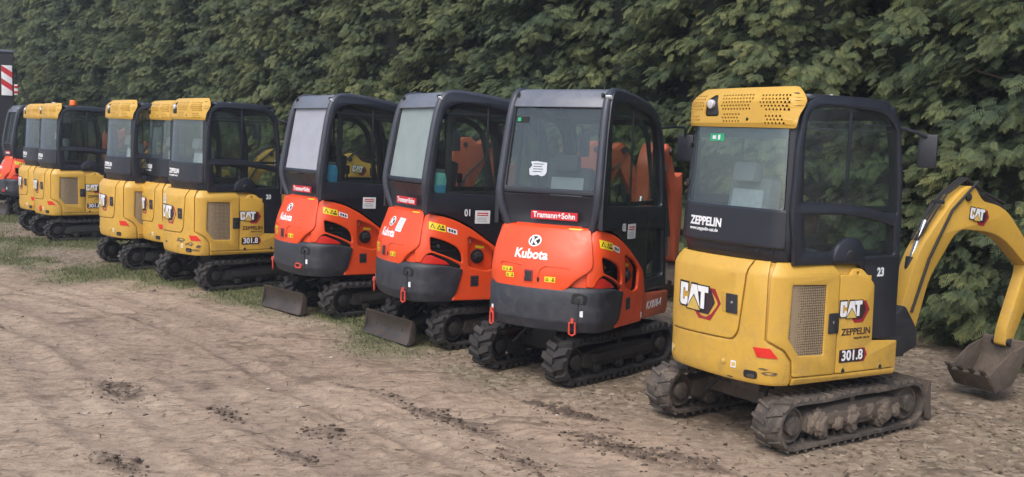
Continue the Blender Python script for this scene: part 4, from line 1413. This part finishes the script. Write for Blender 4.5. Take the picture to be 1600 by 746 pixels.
# beacon on one cab roof
P = Part()
P.cyl((.30, -.40, 2.25), (.30, -.40, 2.27), .07, M['black_matt'], 16)
P.cyl((.30, -.40, 2.27), (.30, -.40, 2.36), .058, M['amber'], 18, r2=.048, bev=.008)
P.build('beacon', [c for c in cats[3].children if c.name.split('.')[0] == 'cab'][0])

k_uc = (M['rubber'], M['frame'])
k3 = orange_excavator(M['glass_k3'], '02', paper=True, front_text=True)
uc_set(k3, (0, 0), 0, 1.03, k_uc, 1, M['steel'], 1.35)
place(k3, .666, 8.532, -29.7, .573, 8.494, -42)
tag(k3, 'orange mini excavator number 02 with a torn white note on its rear window', 'excavator', 'mini excavators parked in a row')
k2 = orange_excavator(M['glass_k2'], '01', hood_label=True, mirror_pad=M['teal'])
uc_set(k2, (0, 0), 0, .99, k_uc, -1, M['steel'], 1.15, bx=-.22)
place(k2, -.325, 9.624, -59.3, -.34, 9.72, -50)
tag(k2, 'orange mini excavator number 01 with misted greenish rear window', 'excavator', 'mini excavators parked in a row')
k1 = orange_excavator(M['glass_k1'], None, mirror_pad=M['blue'], hooks_side=True)
uc_set(k1, (0, 0), 0, .99, k_uc, -1, M['steel'], 1.15, bx=-.27)
place(k1, -1.647, 11.073, -51.6, -1.65, 11.09, -45.5)
tag(k1, 'orange mini excavator with pale dusty rear window and blue pad, beside yellow number 20', 'excavator', 'mini excavators parked in a row')
k0 = copy_tree(k1)
place(k0, -10.1, 21.6, -52, -10.15, 21.7, -50)
tag(k0, 'farthest orange mini excavator, cut by the left edge of the picture', 'excavator', 'mini excavators parked in a row')
for c in k0.children:
    if c.name.split('.')[0] == 'cab':
        for g in list(c.children):
            if g.name.split('.')[0] == 'rear_window':
                g.data = g.data.copy()
                g.data.materials[0] = M['glass_k3']
            if g.name.split('.')[0] == 'sun_visor_pad':
                bpy.data.objects.remove(g)
P = Part()
P.box((.1, .1, 2.36), (.16, .05, .14), M['label_w'], .01)
P.cyl((.1, .1, 2.24), (.1, .1, 2.3), .02, M['black_matt'], 8)
P.build('roof_lamp', [c for c in k0.children if c.name.split('.')[0] == 'cab'][0])

# ------------------------------------------------------------------ tall dark lorry at the far left
lorry = empty('box_lorry', (-13.62, 24.4, 0), R(31))
tag(lorry, 'tall dark lorry body with red and white striped warning boards, behind the far orange excavator', 'lorry')
P = Part()
P.box((0, 2.6, 2.35), (2.5, 5.2, 2.7), M['black_matt'], .04)
P.box((0, 2.6, .95), (2.3, 5.3, .16), M['dark'], .02)
P.build('body', lorry)
P = Part()
P.box((0, 2.6, 3.74), (2.54, 5.24, .07), M['slate_light'], .02)
P.build('roof_edge', lorry)
for sx_ in (-1.09, 1.09):
    P = Part()
    P.panel([rect(-.12, -.37, .12, .37, .006)], .012, .002, M['white'], at2(rearp(-.02), sx_, 3.02))
    for z0 in (-.30, .02):
        pts = [(-.12, z0 + .20), (.12, z0 + .04), (.12, z0 + .19), (-.12, z0 + .35)]
        P.panel([[(x, min(y, .365)) for x, y in pts]], .002, 0, M['red'], at2(rearp(-.0325), sx_, 3.02))
    P.build('warning_board', lorry)
for y in (.9, 4.2):
    for s in (-1, 1):
        P = Part()
        P.cyl((s*.85, y, .48), (s*1.18, y, .48), .48, M['rubber'], 28, bev=.04)
        P.cyl((s*1.10, y, .48), (s*1.20, y, .48), .26, M['steel'], 20, bev=.01)
        P.build('wheel', lorry)
P = Part()
P.tube([(1.30, .1, 3.35), (1.42, .05, 2.9), (1.62, .0, 2.4)], .02, M['black_matt'], 6)
P.box((1.29, -.05, 2.80), (.08, .02, .26), M['white'], .003)
P.box((1.29, -.065, 2.87), (.08, .012, .06), M['red'], .002)
P.box((1.29, -.065, 2.74), (.08, .012, .06), M['red'], .002)
P.build('side_marker', lorry)

# ------------------------------------------------------------------ haze volume, added to lift shadows and veil the distance
def haze():
    b = bmesh.new()
    bmesh.ops.create_cube(b, size=1)
    for v in b.verts:
        v.co = Vector((v.co.x*600, v.co.y*600, -1.5 + (v.co.z+.5)*12.5))
    me = bpy.data.meshes.new('haze'); b.to_mesh(me); b.free()
    m = bpy.data.materials.new('veiling_haze'); m.use_nodes = True
    nt = m.node_tree; nt.nodes.remove(nt.nodes['Principled BSDF'])
    v = nt.nodes.new('ShaderNodeVolumePrincipled')
    v.inputs['Color'].default_value = (.80, .86, .98, 1)
    v.inputs['Density'].default_value = .0018
    v.inputs['Anisotropy'].default_value = .2
    nt.links.new(v.outputs[0], nt.nodes['Material Output'].inputs['Volume'])
    me.materials.append(m)
    o = bpy.data.objects.new('haze', me); COL.objects.link(o)
    tag(o, kind='stuff')
haze()

# ------------------------------------------------------------------ noise for terrain
def vnoise(x, y, seed):
    xi = np.floor(x).astype(np.int64); yi = np.floor(y).astype(np.int64)
    xf = x - xi; yf = y - yi
    def h(a, b):
        n = (a * 374761393 + b * 668265263 + seed * 1442695041) & 0xFFFFFFFF
        n = ((n ^ (n >> 13)) * 1274126177) & 0xFFFFFFFF
        return ((n ^ (n >> 16)) & 0xFFFF) / 65535.0
    u = xf*xf*(3-2*xf); v = yf*yf*(3-2*yf)
    return (h(xi, yi)*(1-u) + h(xi+1, yi)*u)*(1-v) + (h(xi, yi+1)*(1-u) + h(xi+1, yi+1)*u)*v
def fbm(x, y, seed, octs=5, gain=.5):
    s = 0; a = 1; t = 0
    for o in range(octs):
        s = s + a*vnoise(x*2**o + 31.7*o, y*2**o + 17.3*o, seed+o)
        t += a; a *= gain
    return s/t

RD = np.array([-.668, .744]); RN = np.array([.744, .668])     # along the row, away from the camera
O0 = np.array([.667, 8.53])
def rowco(x, y):
    return (x-O0[0])*RD[0] + (y-O0[1])*RD[1], (x-O0[0])*RN[0] + (y-O0[1])*RN[1]

CLODS = [(-2.84, 7.12, .34, .13, .95), (-.40, 6.66, .50, .10, .7), (.41, 7.0, .42, .10, 1.0), (.69, 6.13, .40, .12, .9), (-1.9, 6.6, .22, .07, .7),
         (-1.15, 6.2, .28, .09, .6), (1.1, 5.9, .35, .1, .8), (-.85, 7.25, .18, .06, .6), (-4.9, 9.3, .22, .07, .7), (-1.25, 5.75, .2, .07, .6), (-2.2, 5.5, .2, .1, .7), (.1, 5.75, .3, .08, .6)]
def smooth(a, b, x):
    t = np.clip((x-a)/(b-a), 0, 1)
    return t*t*(3-2*t)

def terrain(x, y):
    s, d = rowco(x, y)
    h = (fbm(x*.22, y*.22, 3, 3) - .5)*.05
    h = h + (fbm(x*2.2, y*2.2, 9, 6, .66) - .5)*.042
    h = h + (fbm(x*10, y*10, 21, 4, .6) - .5)*.014
    track = 1 - smooth(-1.3, -.5, d)          # 1 on the bare lane
    # wheel and crawler ruts along the lane, with cleat prints
    wob = (fbm(s*.25, d*.0 + 3, 5, 2) - .5)*.9
    dark = np.zeros_like(x)
    for d0, w, ph in ((-1.95, .17, 0), (-3.1, .20, 1.3), (-4.05, .16, 2.2), (-5.2, .22, .6), (-2.55, .10, .9), (-3.65, .12, 1.9)):
        b = np.exp(-((d - d0 - wob)/w)**4) * smooth(.25, .55, fbm(s*.5 + ph*9, d*1.2, 40+int(ph*10), 2))
        e = np.exp(-((np.abs(d - d0 - wob) - w*1.25)/(w*.35))**2) * smooth(.35, .6, fbm(s*1.5, d*3, 60, 3))
        cle = np.sin((s + .35*np.abs(d - d0 - wob))*2*math.pi/.105 + 2*fbm(s*2, d*2, 8, 2))
        h = h - b*.014*track + b*cle*.0055*track + e*.012*track
        dark = dark + b*.25
    # curved slew marks near the machines
    for cx, cy, rr in ((.4, 5.2, 2.0), (.9, 5.4, 2.35), (-2.6, 6.0, 3.1)):
        q = np.hypot(x-cx, y-cy)
        b = np.exp(-((q-rr)/.12)**4) * smooth(.4, .65, fbm(x*.9, y*.9, 77, 2))
        ang = np.arctan2(y-cy, x-cx)
        h = h - b*.008*track + b*np.sin(ang*rr*2*math.pi/.10)*.005*track
    clod = np.zeros_like(x)
    for cx, cy, a, b, k in CLODS:
        u = ((x-cx)*RD[0] + (y-cy)*RD[1]); v = ((x-cx)*RN[0] + (y-cy)*RN[1])
        rr = (u/a)**2 + (v/b)**2 + (fbm(x*9, y*9, 91, 3) - .5)*1.6
        c = (1 - smooth(.5, 1.25, rr))*k
        lump = fbm(x*24, y*24, 33, 3)
        h = h + c*(.006 + .045*np.maximum(0, lump-.38))
        clod = np.maximum(clod, c*smooth(.3, .5, lump))
    scat = smooth(.59, .68, fbm(x*2.6, y*6.5, 51, 6, .66))*smooth(.40, .62, fbm(x*.7, y*.9, 57, 3))
    h = h + scat*.010
    clod = np.maximum(clod, scat*.62)  # dark mottles put into the colour, as the soft light shows little relief
    return h, clod, dark

def axis(lo, hi, step, far, g=1.13):
    a = list(np.arange(lo, hi, step))
    s = step; x = hi
    while x < far:
        a.append(x); s *= g; x += s
    s = step; x = lo
    b = []
    while x > -far:
        s *= g; x -= s; b.append(x)
    return np.array(b[::-1] + a)
gx = axis(-6.5, 3.6, .024, 260); gy = axis(5.0, 11.5, .024, 260)
X, Y = np.meshgrid(gx, gy, indexing='ij')
H, CL, DK = terrain(X, Y)
S_, D_ = rowco(X, Y)
dist = np.hypot(X, Y)
H = H * (1 - smooth(30, 60, dist))
# keep the ground under the crawlers level with their soles
edge = fbm(X*.9, Y*.9, 13, 4)
wide = 1.25*smooth(5.0, 9.5, S_)
litter = smooth(-1.65, -.65, D_ + wide + (edge-.5)*1.5)
green = litter * smooth(.40, .62, fbm(X*.8+7, Y*.8, 19, 4)) * smooth(-.8, 3.0, S_) * (1 - smooth(-.3, .5, D_))
strip = (.55*smooth(.8, 3.0, S_) + .45*smooth(4.0, 7.0, S_)) * np.exp(-((D_ + wide*.85 + 1.20 + (edge-.5)*.9)/(.45 + .45*wide))**2)
green = np.clip(green + strip*.9*smooth(.36, .60, fbm(X*1.6, Y*1.6, 29, 4)), 0, 1)
under = smooth(-.5, .6, D_)
H = H - .003 - under*.002
nx_, ny_ = X.shape
me = bpy.data.meshes.new('ground')
me.vertices.add(nx_*ny_)
co = np.stack([X.ravel(), Y.ravel(), H.ravel()], 1).astype(np.float32)
me.vertices.foreach_set('co', co.ravel())
I = np.arange(nx_*ny_).reshape(nx_, ny_)
q = np.stack([I[:-1, :-1].ravel(), I[1:, :-1].ravel(), I[1:, 1:].ravel(), I[:-1, 1:].ravel()], 1)
me.loops.add(q.size); me.polygons.add(len(q))
me.loops.foreach_set('vertex_index', q.ravel().astype(np.int32))
me.polygons.foreach_set('loop_start', (np.arange(len(q))*4).astype(np.int32))
me.update(calc_edges=True)
me.shade_smooth()
for nm, arr in (('clod', CL), ('green', green), ('litter', litter), ('dark', DK)):
    at = me.attributes.new(nm, 'FLOAT', 'POINT')
    at.data.foreach_set('value', arr.ravel().astype(np.float32))
ground = bpy.data.objects.new('ground', me)
COL.objects.link(ground)
tag(ground, kind='structure')

def ground_material():
    m, nt, p, N, L = newmat('bare_earth')
    tc = N('ShaderNodeTexCoord'); ob = tc.outputs['Object']
    def attr(n):
        a = N('ShaderNodeAttribute'); a.attribute_name = n
        return a.outputs['Fac']
    n1 = noise(nt, .55, 6, .6, ob); n2 = noise(nt, 7, 8, .7, ob, .3); n3 = noise(nt, 60, 4, .7, ob)
    base = ramp(nt, [(.30, (.250, .186, .134)), (.5, (.325, .245, .174)), (.70, (.405, .318, .230))])
    L(n1.outputs[0], base.inputs[0])
    det = ramp(nt, [(.28, (.60, .58, .56)), (.5, (.97, .97, .97)), (.72, (1.18, 1.18, 1.18))])
    L(n2.outputs[0], det.inputs[0])
    mu = N('ShaderNodeMix'); mu.data_type = 'RGBA'; mu.blend_type = 'MULTIPLY'; mu.inputs[0].default_value = .85
    L(base.outputs[0], mu.inputs[6]); L(det.outputs[0], mu.inputs[7])
    det3 = ramp(nt, [(.30, (.72, .70, .68)), (.55, (1, 1, 1)), (.8, (1.15, 1.15, 1.15))])
    L(n3.outputs[0], det3.inputs[0])
    mu2 = N('ShaderNodeMix'); mu2.data_type = 'RGBA'; mu2.blend_type = 'MULTIPLY'; mu2.inputs[0].default_value = .8
    L(mu.outputs[2], mu2.inputs[6]); L(det3.outputs[0], mu2.inputs[7])
    mp = N('ShaderNodeMapping'); L(ob, mp.inputs[0])
    mp.inputs['Rotation'].default_value = (0, 0, R(12)); mp.inputs['Scale'].default_value = (3.2, 9.5, 4)
    ns = noise(nt, 1.9, 7, .68, mp.outputs[0], .8)
    rs = ramp(nt, [(.34, (.46, .43, .41)), (.46, (.88, .87, .86)), (.60, (1.06, 1.06, 1.06))]); L(ns.outputs[0], rs.inputs[0])
    mu3 = N('ShaderNodeMix'); mu3.data_type = 'RGBA'; mu3.blend_type = 'MULTIPLY'; mu3.inputs[0].default_value = .8
    L(mu2.outputs[2], mu3.inputs[6]); L(rs.outputs[0], mu3.inputs[7])
    n5 = noise(nt, 26, 5, .75, ob, .4)
    r5 = ramp(nt, [(.36, (.50, .47, .45)), (.45, (1, 1, 1)), (.62, (1, 1, 1)), (.72, (1.22, 1.22, 1.22))]); L(n5.outputs[0], r5.inputs[0])
    mu4 = N('ShaderNodeMix'); mu4.data_type = 'RGBA'; mu4.blend_type = 'MULTIPLY'; mu4.inputs[0].default_value = .85
    L(mu3.outputs[2], mu4.inputs[6]); L(r5.outputs[0], mu4.inputs[7])
    c = mixc(nt, attr('dark'), mu4.outputs[2], (.20, .155, .125, 1))
    # litter of leaves, twigs and trodden earth below the hedge
    v = N('ShaderNodeTexVoronoi'); v.inputs['Scale'].default_value = 22; L(ob, v.inputs['Vector'])
    lr = ramp(nt, [(.0, (.075, .058, .042)), (.35, (.14, .11, .08)), (.65, (.20, .165, .12)), (.9, (.33, .27, .20))])
    L(v.outputs['Color'], lr.inputs[0])
    lm = N('ShaderNodeMath'); lm.operation = 'MULTIPLY'; L(attr('litter'), lm.inputs[0])
    lrn = ramp(nt, [(.35, (.25, .25, .25)), (.6, (.95, .95, .95))]); L(n2.outputs[0], lrn.inputs[0]); L(lrn.outputs[0], lm.inputs[1])
    c = mixc(nt, lm.outputs[0], c, lr.outputs[0])
    gr = ramp(nt, [(.3, (.055, .075, .022)), (.7, (.12, .145, .05))]); L(n3.outputs[0], gr.inputs[0])
    gm = N('ShaderNodeMath'); gm.operation = 'MULTIPLY'; L(attr('green'), gm.inputs[0]); gm.inputs[1].default_value = .75
    c = mixc(nt, gm.outputs[0], c, gr.outputs[0])
    cr = ramp(nt, [(.3, (.060, .042, .030)), (.7, (.12, .088, .064))]); L(n3.outputs[0], cr.inputs[0])
    c = mixc(nt, attr('clod'), c, cr.outputs[0])
    L(c, p.inputs['Base Color'])
    p.inputs['Roughness'].default_value = .88
    p.inputs['Specular IOR Level'].default_value = .3
    b1 = N('ShaderNodeBump'); b1.inputs['Strength'].default_value = .7; b1.inputs['Distance'].default_value = .012
    L(n2.outputs[0], b1.inputs['Height'])
    b2 = N('ShaderNodeBump'); b2.inputs['Strength'].default_value = .7; b2.inputs['Distance'].default_value = .004
    L(n3.outputs[0], b2.inputs['Height']); L(b1.outputs[0], b2.inputs['Normal'])
    L(b2.outputs[0], p.inputs['Normal'])
    return m
ground.data.materials.append(ground_material())

def soup(name, V, F, mat, cols=None, attr='tone', n=3):
    """fast mesh from numpy: V (k,3), F (m,n)"""
    me = bpy.data.meshes.new(name)
    me.vertices.add(len(V)); me.vertices.foreach_set('co', V.astype(np.float32).ravel())
    me.loops.add(F.size); me.polygons.add(len(F))
    me.loops.foreach_set('vertex_index', F.astype(np.int32).ravel())
    me.polygons.foreach_set('loop_start', (np.arange(len(F))*n).astype(np.int32))
    me.update(calc_edges=True)
    if cols is not None:
        a = me.attributes.new(attr, 'FLOAT', 'POINT')
        a.data.foreach_set('value', cols.astype(np.float32))
    for m in (mat if isinstance(mat, list) else [mat]):
        me.materials.append(m)
    return me

def tone_mat(name, stops, rough=.8, trans=0.0, attr='tone', vary=0.0):
    m, nt, p, N, L = newmat(name)
    a = N('ShaderNodeAttribute'); a.attribute_name = attr
    r = ramp(nt, stops)
    oi = N('ShaderNodeObjectInfo')
    ad = N('ShaderNodeMath'); ad.operation = 'MULTIPLY_ADD'; L(oi.outputs['Random'], ad.inputs[0]); ad.inputs[1].default_value = vary
    L(a.outputs['Fac'], ad.inputs[2])
    sb = N('ShaderNodeMath'); sb.operation = 'SUBTRACT'; L(ad.outputs[0], sb.inputs[0]); sb.inputs[1].default_value = vary/2
    L(sb.outputs[0], r.inputs[0]); L(r.outputs[0], p.inputs['Base Color'])
    p.inputs['Roughness'].default_value = rough
    p.inputs['Specular IOR Level'].default_value = .25
    if trans:
        out = nt.nodes['Material Output']
        t = N('ShaderNodeBsdfTranslucent'); L(r.outputs[0], t.inputs[0])
        mx = N('ShaderNodeMixShader'); mx.inputs[0].default_value = trans
        L(p.outputs[0], mx.inputs[1]); L(t.outputs[0], mx.inputs[2]); L(mx.outputs[0], out.inputs[0])
    return m

# grass blades (stuff)
def interp_green(x, y):
    ix = np.clip(np.searchsorted(gx, x)-1, 0, len(gx)-2); iy = np.clip(np.searchsorted(gy, y)-1, 0, len(gy)-2)
    return green[ix, iy], litter[ix, iy], H[ix, iy], CL[ix, iy]
nb = 260000
s = rng.uniform(-1, 22, nb); d = rng.uniform(-3.4, 3.5, nb)
px = O0[0] + RD[0]*s + RN[0]*d; py = O0[1] + RD[1]*s + RN[1]*d
g, l, h, c_ = interp_green(px, py)
keep = rng.random(nb) < np.clip(g**1.5*.9 + l*.035, 0, 1)
px, py, h, g = px[keep], py[keep], h[keep], g[keep]   # blades kept where the verge is green
n = len(px)
ang = rng.uniform(0, 2*math.pi, n); hh = rng.uniform(.02, .055, n)*(.55+.5*g); ww = rng.uniform(.003, .006, n)
ln = rng.uniform(.2, 1.1, n)*hh; la = rng.uniform(0, 2*math.pi, n)
V = np.zeros((n, 3, 3))
V[:, 0] = np.stack([px-np.cos(ang)*ww, py-np.sin(ang)*ww, h-.004], 1)
V[:, 1] = np.stack([px+np.cos(ang)*ww, py+np.sin(ang)*ww, h-.004], 1)
V[:, 2] = np.stack([px+np.cos(la)*ln, py+np.sin(la)*ln, h+hh], 1)
me = soup('grass', V.reshape(-1, 3), np.arange(n*3).reshape(-1, 3), tone_mat('grass_blades', [(0, (.045, .065, .022)), (.5, (.10, .13, .045)), (.75, (.17, .165, .08)), (1, (.28, .24, .14))], .7, .3), np.repeat(np.clip(rng.normal(.45, .25, n), 0, 1), 3))
o = bpy.data.objects.new('grass', me); COL.objects.link(o); tag(o, kind='stuff')
# fallen leaves and twigs (stuff)
nb = 60000
s = rng.uniform(-4, 22, nb); d = rng.uniform(-3.2, 3.5, nb)
px = O0[0] + RD[0]*s + RN[0]*d; py = O0[1] + RD[1]*s + RN[1]*d
g, l, h, c_ = interp_green(px, py)
keep = rng.random(nb) < np.clip(l*.5 + .004, 0, 1)
px, py, h = px[keep], py[keep], h[keep]
n = len(px)
ang = rng.uniform(0, 2*math.pi, n); a = rng.uniform(.008, .026, n); b = a*rng.uniform(.18, .6, n)
V = np.zeros((n, 4, 3))
for k, (u, v) in enumerate(((-1, 0), (0, -1), (1, 0), (0, 1))):
    dx = u*a*np.cos(ang) - v*b*np.sin(ang); dy = u*a*np.sin(ang) + v*b*np.cos(ang)
    V[:, k] = np.stack([px+dx, py+dy, h + .003 + rng.uniform(0, .010, n)], 1)
tw = 1500                                    # twigs lying on the lane and the verge
tx = rng.uniform(-6.5, 3.5, tw); ty = rng.uniform(5.2, 12.5, tw)
_, _, th, _ = interp_green(tx, ty)
ta = rng.normal(0.2, .9, tw); tl = rng.uniform(.012, .05, tw); tb = rng.uniform(.0015, .0035, tw)
TV = np.zeros((tw, 4, 3))
for k, (u, v) in enumerate(((-1, -.6), (1, -1), (1, 1), (-1, .7))):
    TV[:, k] = np.stack([tx + u*tl*np.cos(ta) - v*tb*np.sin(ta), ty + u*tl*np.sin(ta) + v*tb*np.cos(ta), th + .006 + rng.uniform(0, .006, tw)], 1)
V = np.concatenate([V, TV]); n_leaf = n; n = n + tw
me = soup('leaf_litter', V.reshape(-1, 3), np.arange(n*4).reshape(-1, 4), tone_mat('dead_leaves', [(0, (.05, .035, .022)), (.5, (.16, .12, .075)), (1, (.36, .29, .20))], .8), np.repeat(np.concatenate([np.clip(rng.normal(.5, .28, n_leaf), 0, 1), np.clip(rng.normal(.12, .12, tw), 0, 1)]), 4), n=4)
o = bpy.data.objects.new('leaf_litter', me); COL.objects.link(o); tag(o, kind='stuff')
# loose crumbs of earth and pebbles (stuff)
ico = bmesh.new(); bmesh.ops.create_icosphere(ico, subdivisions=1, radius=1)
iv = np.array([v.co[:] for v in ico.verts]); jf = np.array([[v.index for v in f.verts] for f in ico.faces]); ico.free()
px = []; py = []; sz = []; tn = []
for cx, cy, a, b, k in CLODS:
    m_ = int(230*a*b/.04)
    u = rng.normal(0, a*.62, m_); v = rng.normal(0, b*.75, m_)
    px += list(cx + RD[0]*u + RN[0]*v); py += list(cy + RD[1]*u + RN[1]*v)
    sz += list(rng.gamma(1.8, .0034, m_)); tn += list(rng.uniform(.0, .45, m_))
m_ = 2600
px += list(rng.uniform(-6.5, 3.5, m_)); py += list(rng.uniform(5.0, 12, m_)); sz += list(rng.gamma(1.6, .0032, m_)); tn += list(rng.uniform(.45, 1, m_))
px = np.array(px); py = np.array(py); sz = np.clip(np.array(sz), .002, .032); tn = np.array(tn)
_, _, h, _ = interp_green(px, py)
n = len(px)
sc = np.stack([sz*rng.uniform(.7, 1.3, n), sz*rng.uniform(.7, 1.3, n), sz*rng.uniform(.3, .55, n)], 1)
V = iv[None]*sc[:, None] * (1 + rng.uniform(-.4, .4, (n, len(iv), 1))) + np.stack([px, py, h + sz*.25], 1)[:, None]
F = jf[None] + (np.arange(n)*len(iv))[:, None, None]
me = soup('earth_clods', V.reshape(-1, 3), F.reshape(-1, 3), tone_mat('crumbled_earth', [(0, (.050, .036, .026)), (.45, (.13, .097, .072)), (.8, (.27, .21, .165)), (1, (.42, .37, .32))], .9), np.repeat(tn, len(iv)))
o = bpy.data.objects.new('earth_clods', me); COL.objects.link(o); tag(o, kind='stuff')

# ------------------------------------------------------------------ conifer hedge, tree by tree
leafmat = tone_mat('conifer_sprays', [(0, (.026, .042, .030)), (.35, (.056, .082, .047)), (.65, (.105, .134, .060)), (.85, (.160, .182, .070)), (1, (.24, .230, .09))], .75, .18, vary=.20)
coremat = coat('inner_core', (.024, .032, .020), .9, dirt=.4, dirtcol=(.035, .028, .018, 1), var=.3, bump=1, bscale=8)  # solid core in a dark twig tone, added to block sky through the sprays
bark = coat('bark', (.10, .07, .05), .9, dirt=.4, bump=1, bscale=25)

def spray_template():
    """a flat feathery spray, axis along +x, drooping tip, as triangles"""
    V = []; F = []; T = []
    def leaf(a, b, w, t0, t1):
        a = np.array(a); b = np.array(b); d = b - a
        nrm = np.array([-d[1], d[0], 0]); nrm = nrm/np.linalg.norm(nrm)*w
        m = a + d*.45
        k = len(V)
        V.extend([a, m + nrm, b, m - nrm]); T.extend([t0, (t0+t1)/2, t1, (t0+t1)/2])
        F.extend([(k, k+1, k+2), (k, k+2, k+3)])
    ax = lambda t: (t*.95, 0, -.28*t*t)
    for i in range(4):
        leaf(ax(i/4), ax((i+1)/4+.03), .035, .1*i, .1*i+.15)
    for i, t in enumerate((.10, .26, .42, .58, .74, .88)):
        Lf = .46*(1 - .55*abs(t-.35)*1.3)
        for sg in (-1, 1):
            x, y, z = ax(t)
            an = R(48 - 10*t)*sg
            e = (x + Lf*math.cos(an), y + Lf*math.sin(an), z - .30*Lf - .06)
            leaf((x, y, z), e, .036, .05+.3*t, .75+.25*t)
            m = [x + .55*(e[0]-x), y + .55*(e[1]-y), z + .55*(e[2]-z)]
            an2 = an + sg*.55
            leaf(m, (m[0]+.22*math.cos(an2), m[1]+.22*math.sin(an2), m[2]-.10), .024, .5, 1.0)
    return np.array(V), np.array(F), np.array(T)
SV, SF, ST = spray_template()

def crown_mesh(seed, height=7.2, rad=1.18):
    g = np.random.default_rng(seed)
    Vs = []; Ts = []; cnt = 0
    plumes = 520
    P0 = []; AX = []; UP = []; SC = []; TN = []
    for k in range(plumes):
        z0 = height * (k + g.random()) / plumes * .97
        az = g.uniform(0, 2*math.pi)
        rr = rad * (1 - .35*max(0, z0/height - .6)/.4) * g.uniform(.80, 1.22)
        rise = g.uniform(-.05, .45)
        tone = g.normal(0, .10)
        wid = g.uniform(.12, .24)
        d = np.array([math.cos(az), math.sin(az), 0]); sd = np.array([-d[1], d[0], 0])
        ns = int(g.integers(36, 50))
        for j in range(ns):
            t = g.uniform(.22, 1.0)**.7
            lat = g.normal(0, wid*(1.15 - .75*t))
            zz = z0 + rise*math.sin(t*2.0)*.9 - .30*max(0, t-.55)**1.2 + g.normal(0, .05)
            p = d*rr*t + sd*lat + np.array([0, 0, zz + .05])
            a = d*.75 + sd*(lat*2.0 + g.normal(0, .55)) + np.array([0, 0, g.normal(-.05, .25) - .55*max(0, t-.4)])
            a /= np.linalg.norm(a)
            u = np.array([0, 0, .8]) + d*g.uniform(.4, 1.3) + sd*g.normal(0, .35)
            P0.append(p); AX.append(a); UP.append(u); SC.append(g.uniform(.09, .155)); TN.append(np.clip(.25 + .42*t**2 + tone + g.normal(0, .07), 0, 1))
    P0 = np.array(P0); AX = np.array(AX); UP = np.array(UP); SC = np.array(SC); TN = np.array(TN)
    S2 = np.cross(UP, AX); S2 /= np.linalg.norm(S2, axis=1)[:, None]
    U2 = np.cross(AX, S2)
    B = np.stack([AX, S2, U2], 2)
    V = np.einsum('nij,kj->nki', B, SV)*SC[:, None, None] + P0[:, None]
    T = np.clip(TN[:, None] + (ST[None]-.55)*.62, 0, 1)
    F = SF[None] + (np.arange(len(P0))*len(SV))[:, None, None]
    return V.reshape(-1, 3), F.reshape(-1, 3), T.ravel()

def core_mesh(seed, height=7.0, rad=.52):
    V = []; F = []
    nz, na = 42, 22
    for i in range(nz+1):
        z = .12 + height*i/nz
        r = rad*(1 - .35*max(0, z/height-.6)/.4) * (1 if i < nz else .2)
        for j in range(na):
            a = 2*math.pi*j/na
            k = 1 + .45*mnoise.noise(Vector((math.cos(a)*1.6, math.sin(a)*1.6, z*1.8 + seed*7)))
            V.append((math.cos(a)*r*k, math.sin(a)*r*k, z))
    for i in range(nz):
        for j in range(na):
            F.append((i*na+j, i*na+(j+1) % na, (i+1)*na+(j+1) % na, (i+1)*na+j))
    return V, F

crowns = []
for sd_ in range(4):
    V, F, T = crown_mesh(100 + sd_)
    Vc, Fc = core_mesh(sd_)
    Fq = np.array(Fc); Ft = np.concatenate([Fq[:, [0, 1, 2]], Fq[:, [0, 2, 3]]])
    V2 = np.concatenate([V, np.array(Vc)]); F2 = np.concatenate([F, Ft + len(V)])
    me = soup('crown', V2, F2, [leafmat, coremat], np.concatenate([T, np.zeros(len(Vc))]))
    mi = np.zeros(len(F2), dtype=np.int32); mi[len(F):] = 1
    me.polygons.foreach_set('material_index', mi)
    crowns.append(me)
P = Part()
P.tube([(0, 0, -.05), (.02, 0, .5), (-.02, .02, 2), (0, 0, 5), (0, 0, 6.8)], .1, bark, 10, rad=[.13, .10, .085, .05, .02])
for k in range(14):
    a = k*2.4; z = .25 + k*.3
    P.tube([(0, 0, z), (math.cos(a)*.4, math.sin(a)*.4, z+.18), (math.cos(a)*.9, math.sin(a)*.9, z+.28)], .02, bark, 5, rad=[.025, .016, .008])
trunk0 = P.build('trunk')
trunk_me = trunk0.data
bpy.data.objects.remove(trunk0)
rt = random.Random(3)
k = 0
s = -7.5
near = ['right of the picture', 'behind the nearest yellow excavator', 'behind the orange excavators', 'behind the yellow group', 'towards the far left']
row2 = False
while s < 44 or not row2:
    if s >= 44:
        row2 = True; s = -6.8  # added second row, hidden behind the hedge, blocks sky gaps
    d = (5.9 if row2 else 4.35) + rt.uniform(-.30, .30)
    x = O0[0] + RD[0]*s + RN[0]*d; y = O0[1] + RD[1]*s + RN[1]*d
    tr = empty('conifer_tree', (x, y, 0), rt.uniform(0, 6.28))
    sc = rt.uniform(.94, 1.08)
    tr.scale = (sc, sc, sc*rt.uniform(.95, 1.05))
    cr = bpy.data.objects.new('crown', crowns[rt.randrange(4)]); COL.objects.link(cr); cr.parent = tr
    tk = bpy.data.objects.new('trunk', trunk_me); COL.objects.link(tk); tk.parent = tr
    tag(tr, 'dense green conifer grown together with its neighbours in the tall hedge behind the excavators', 'conifer', 'conifers of the tall hedge')
    s += (1.75 if row2 else 1.30) + rt.uniform(-.16, .16)
    k += 1
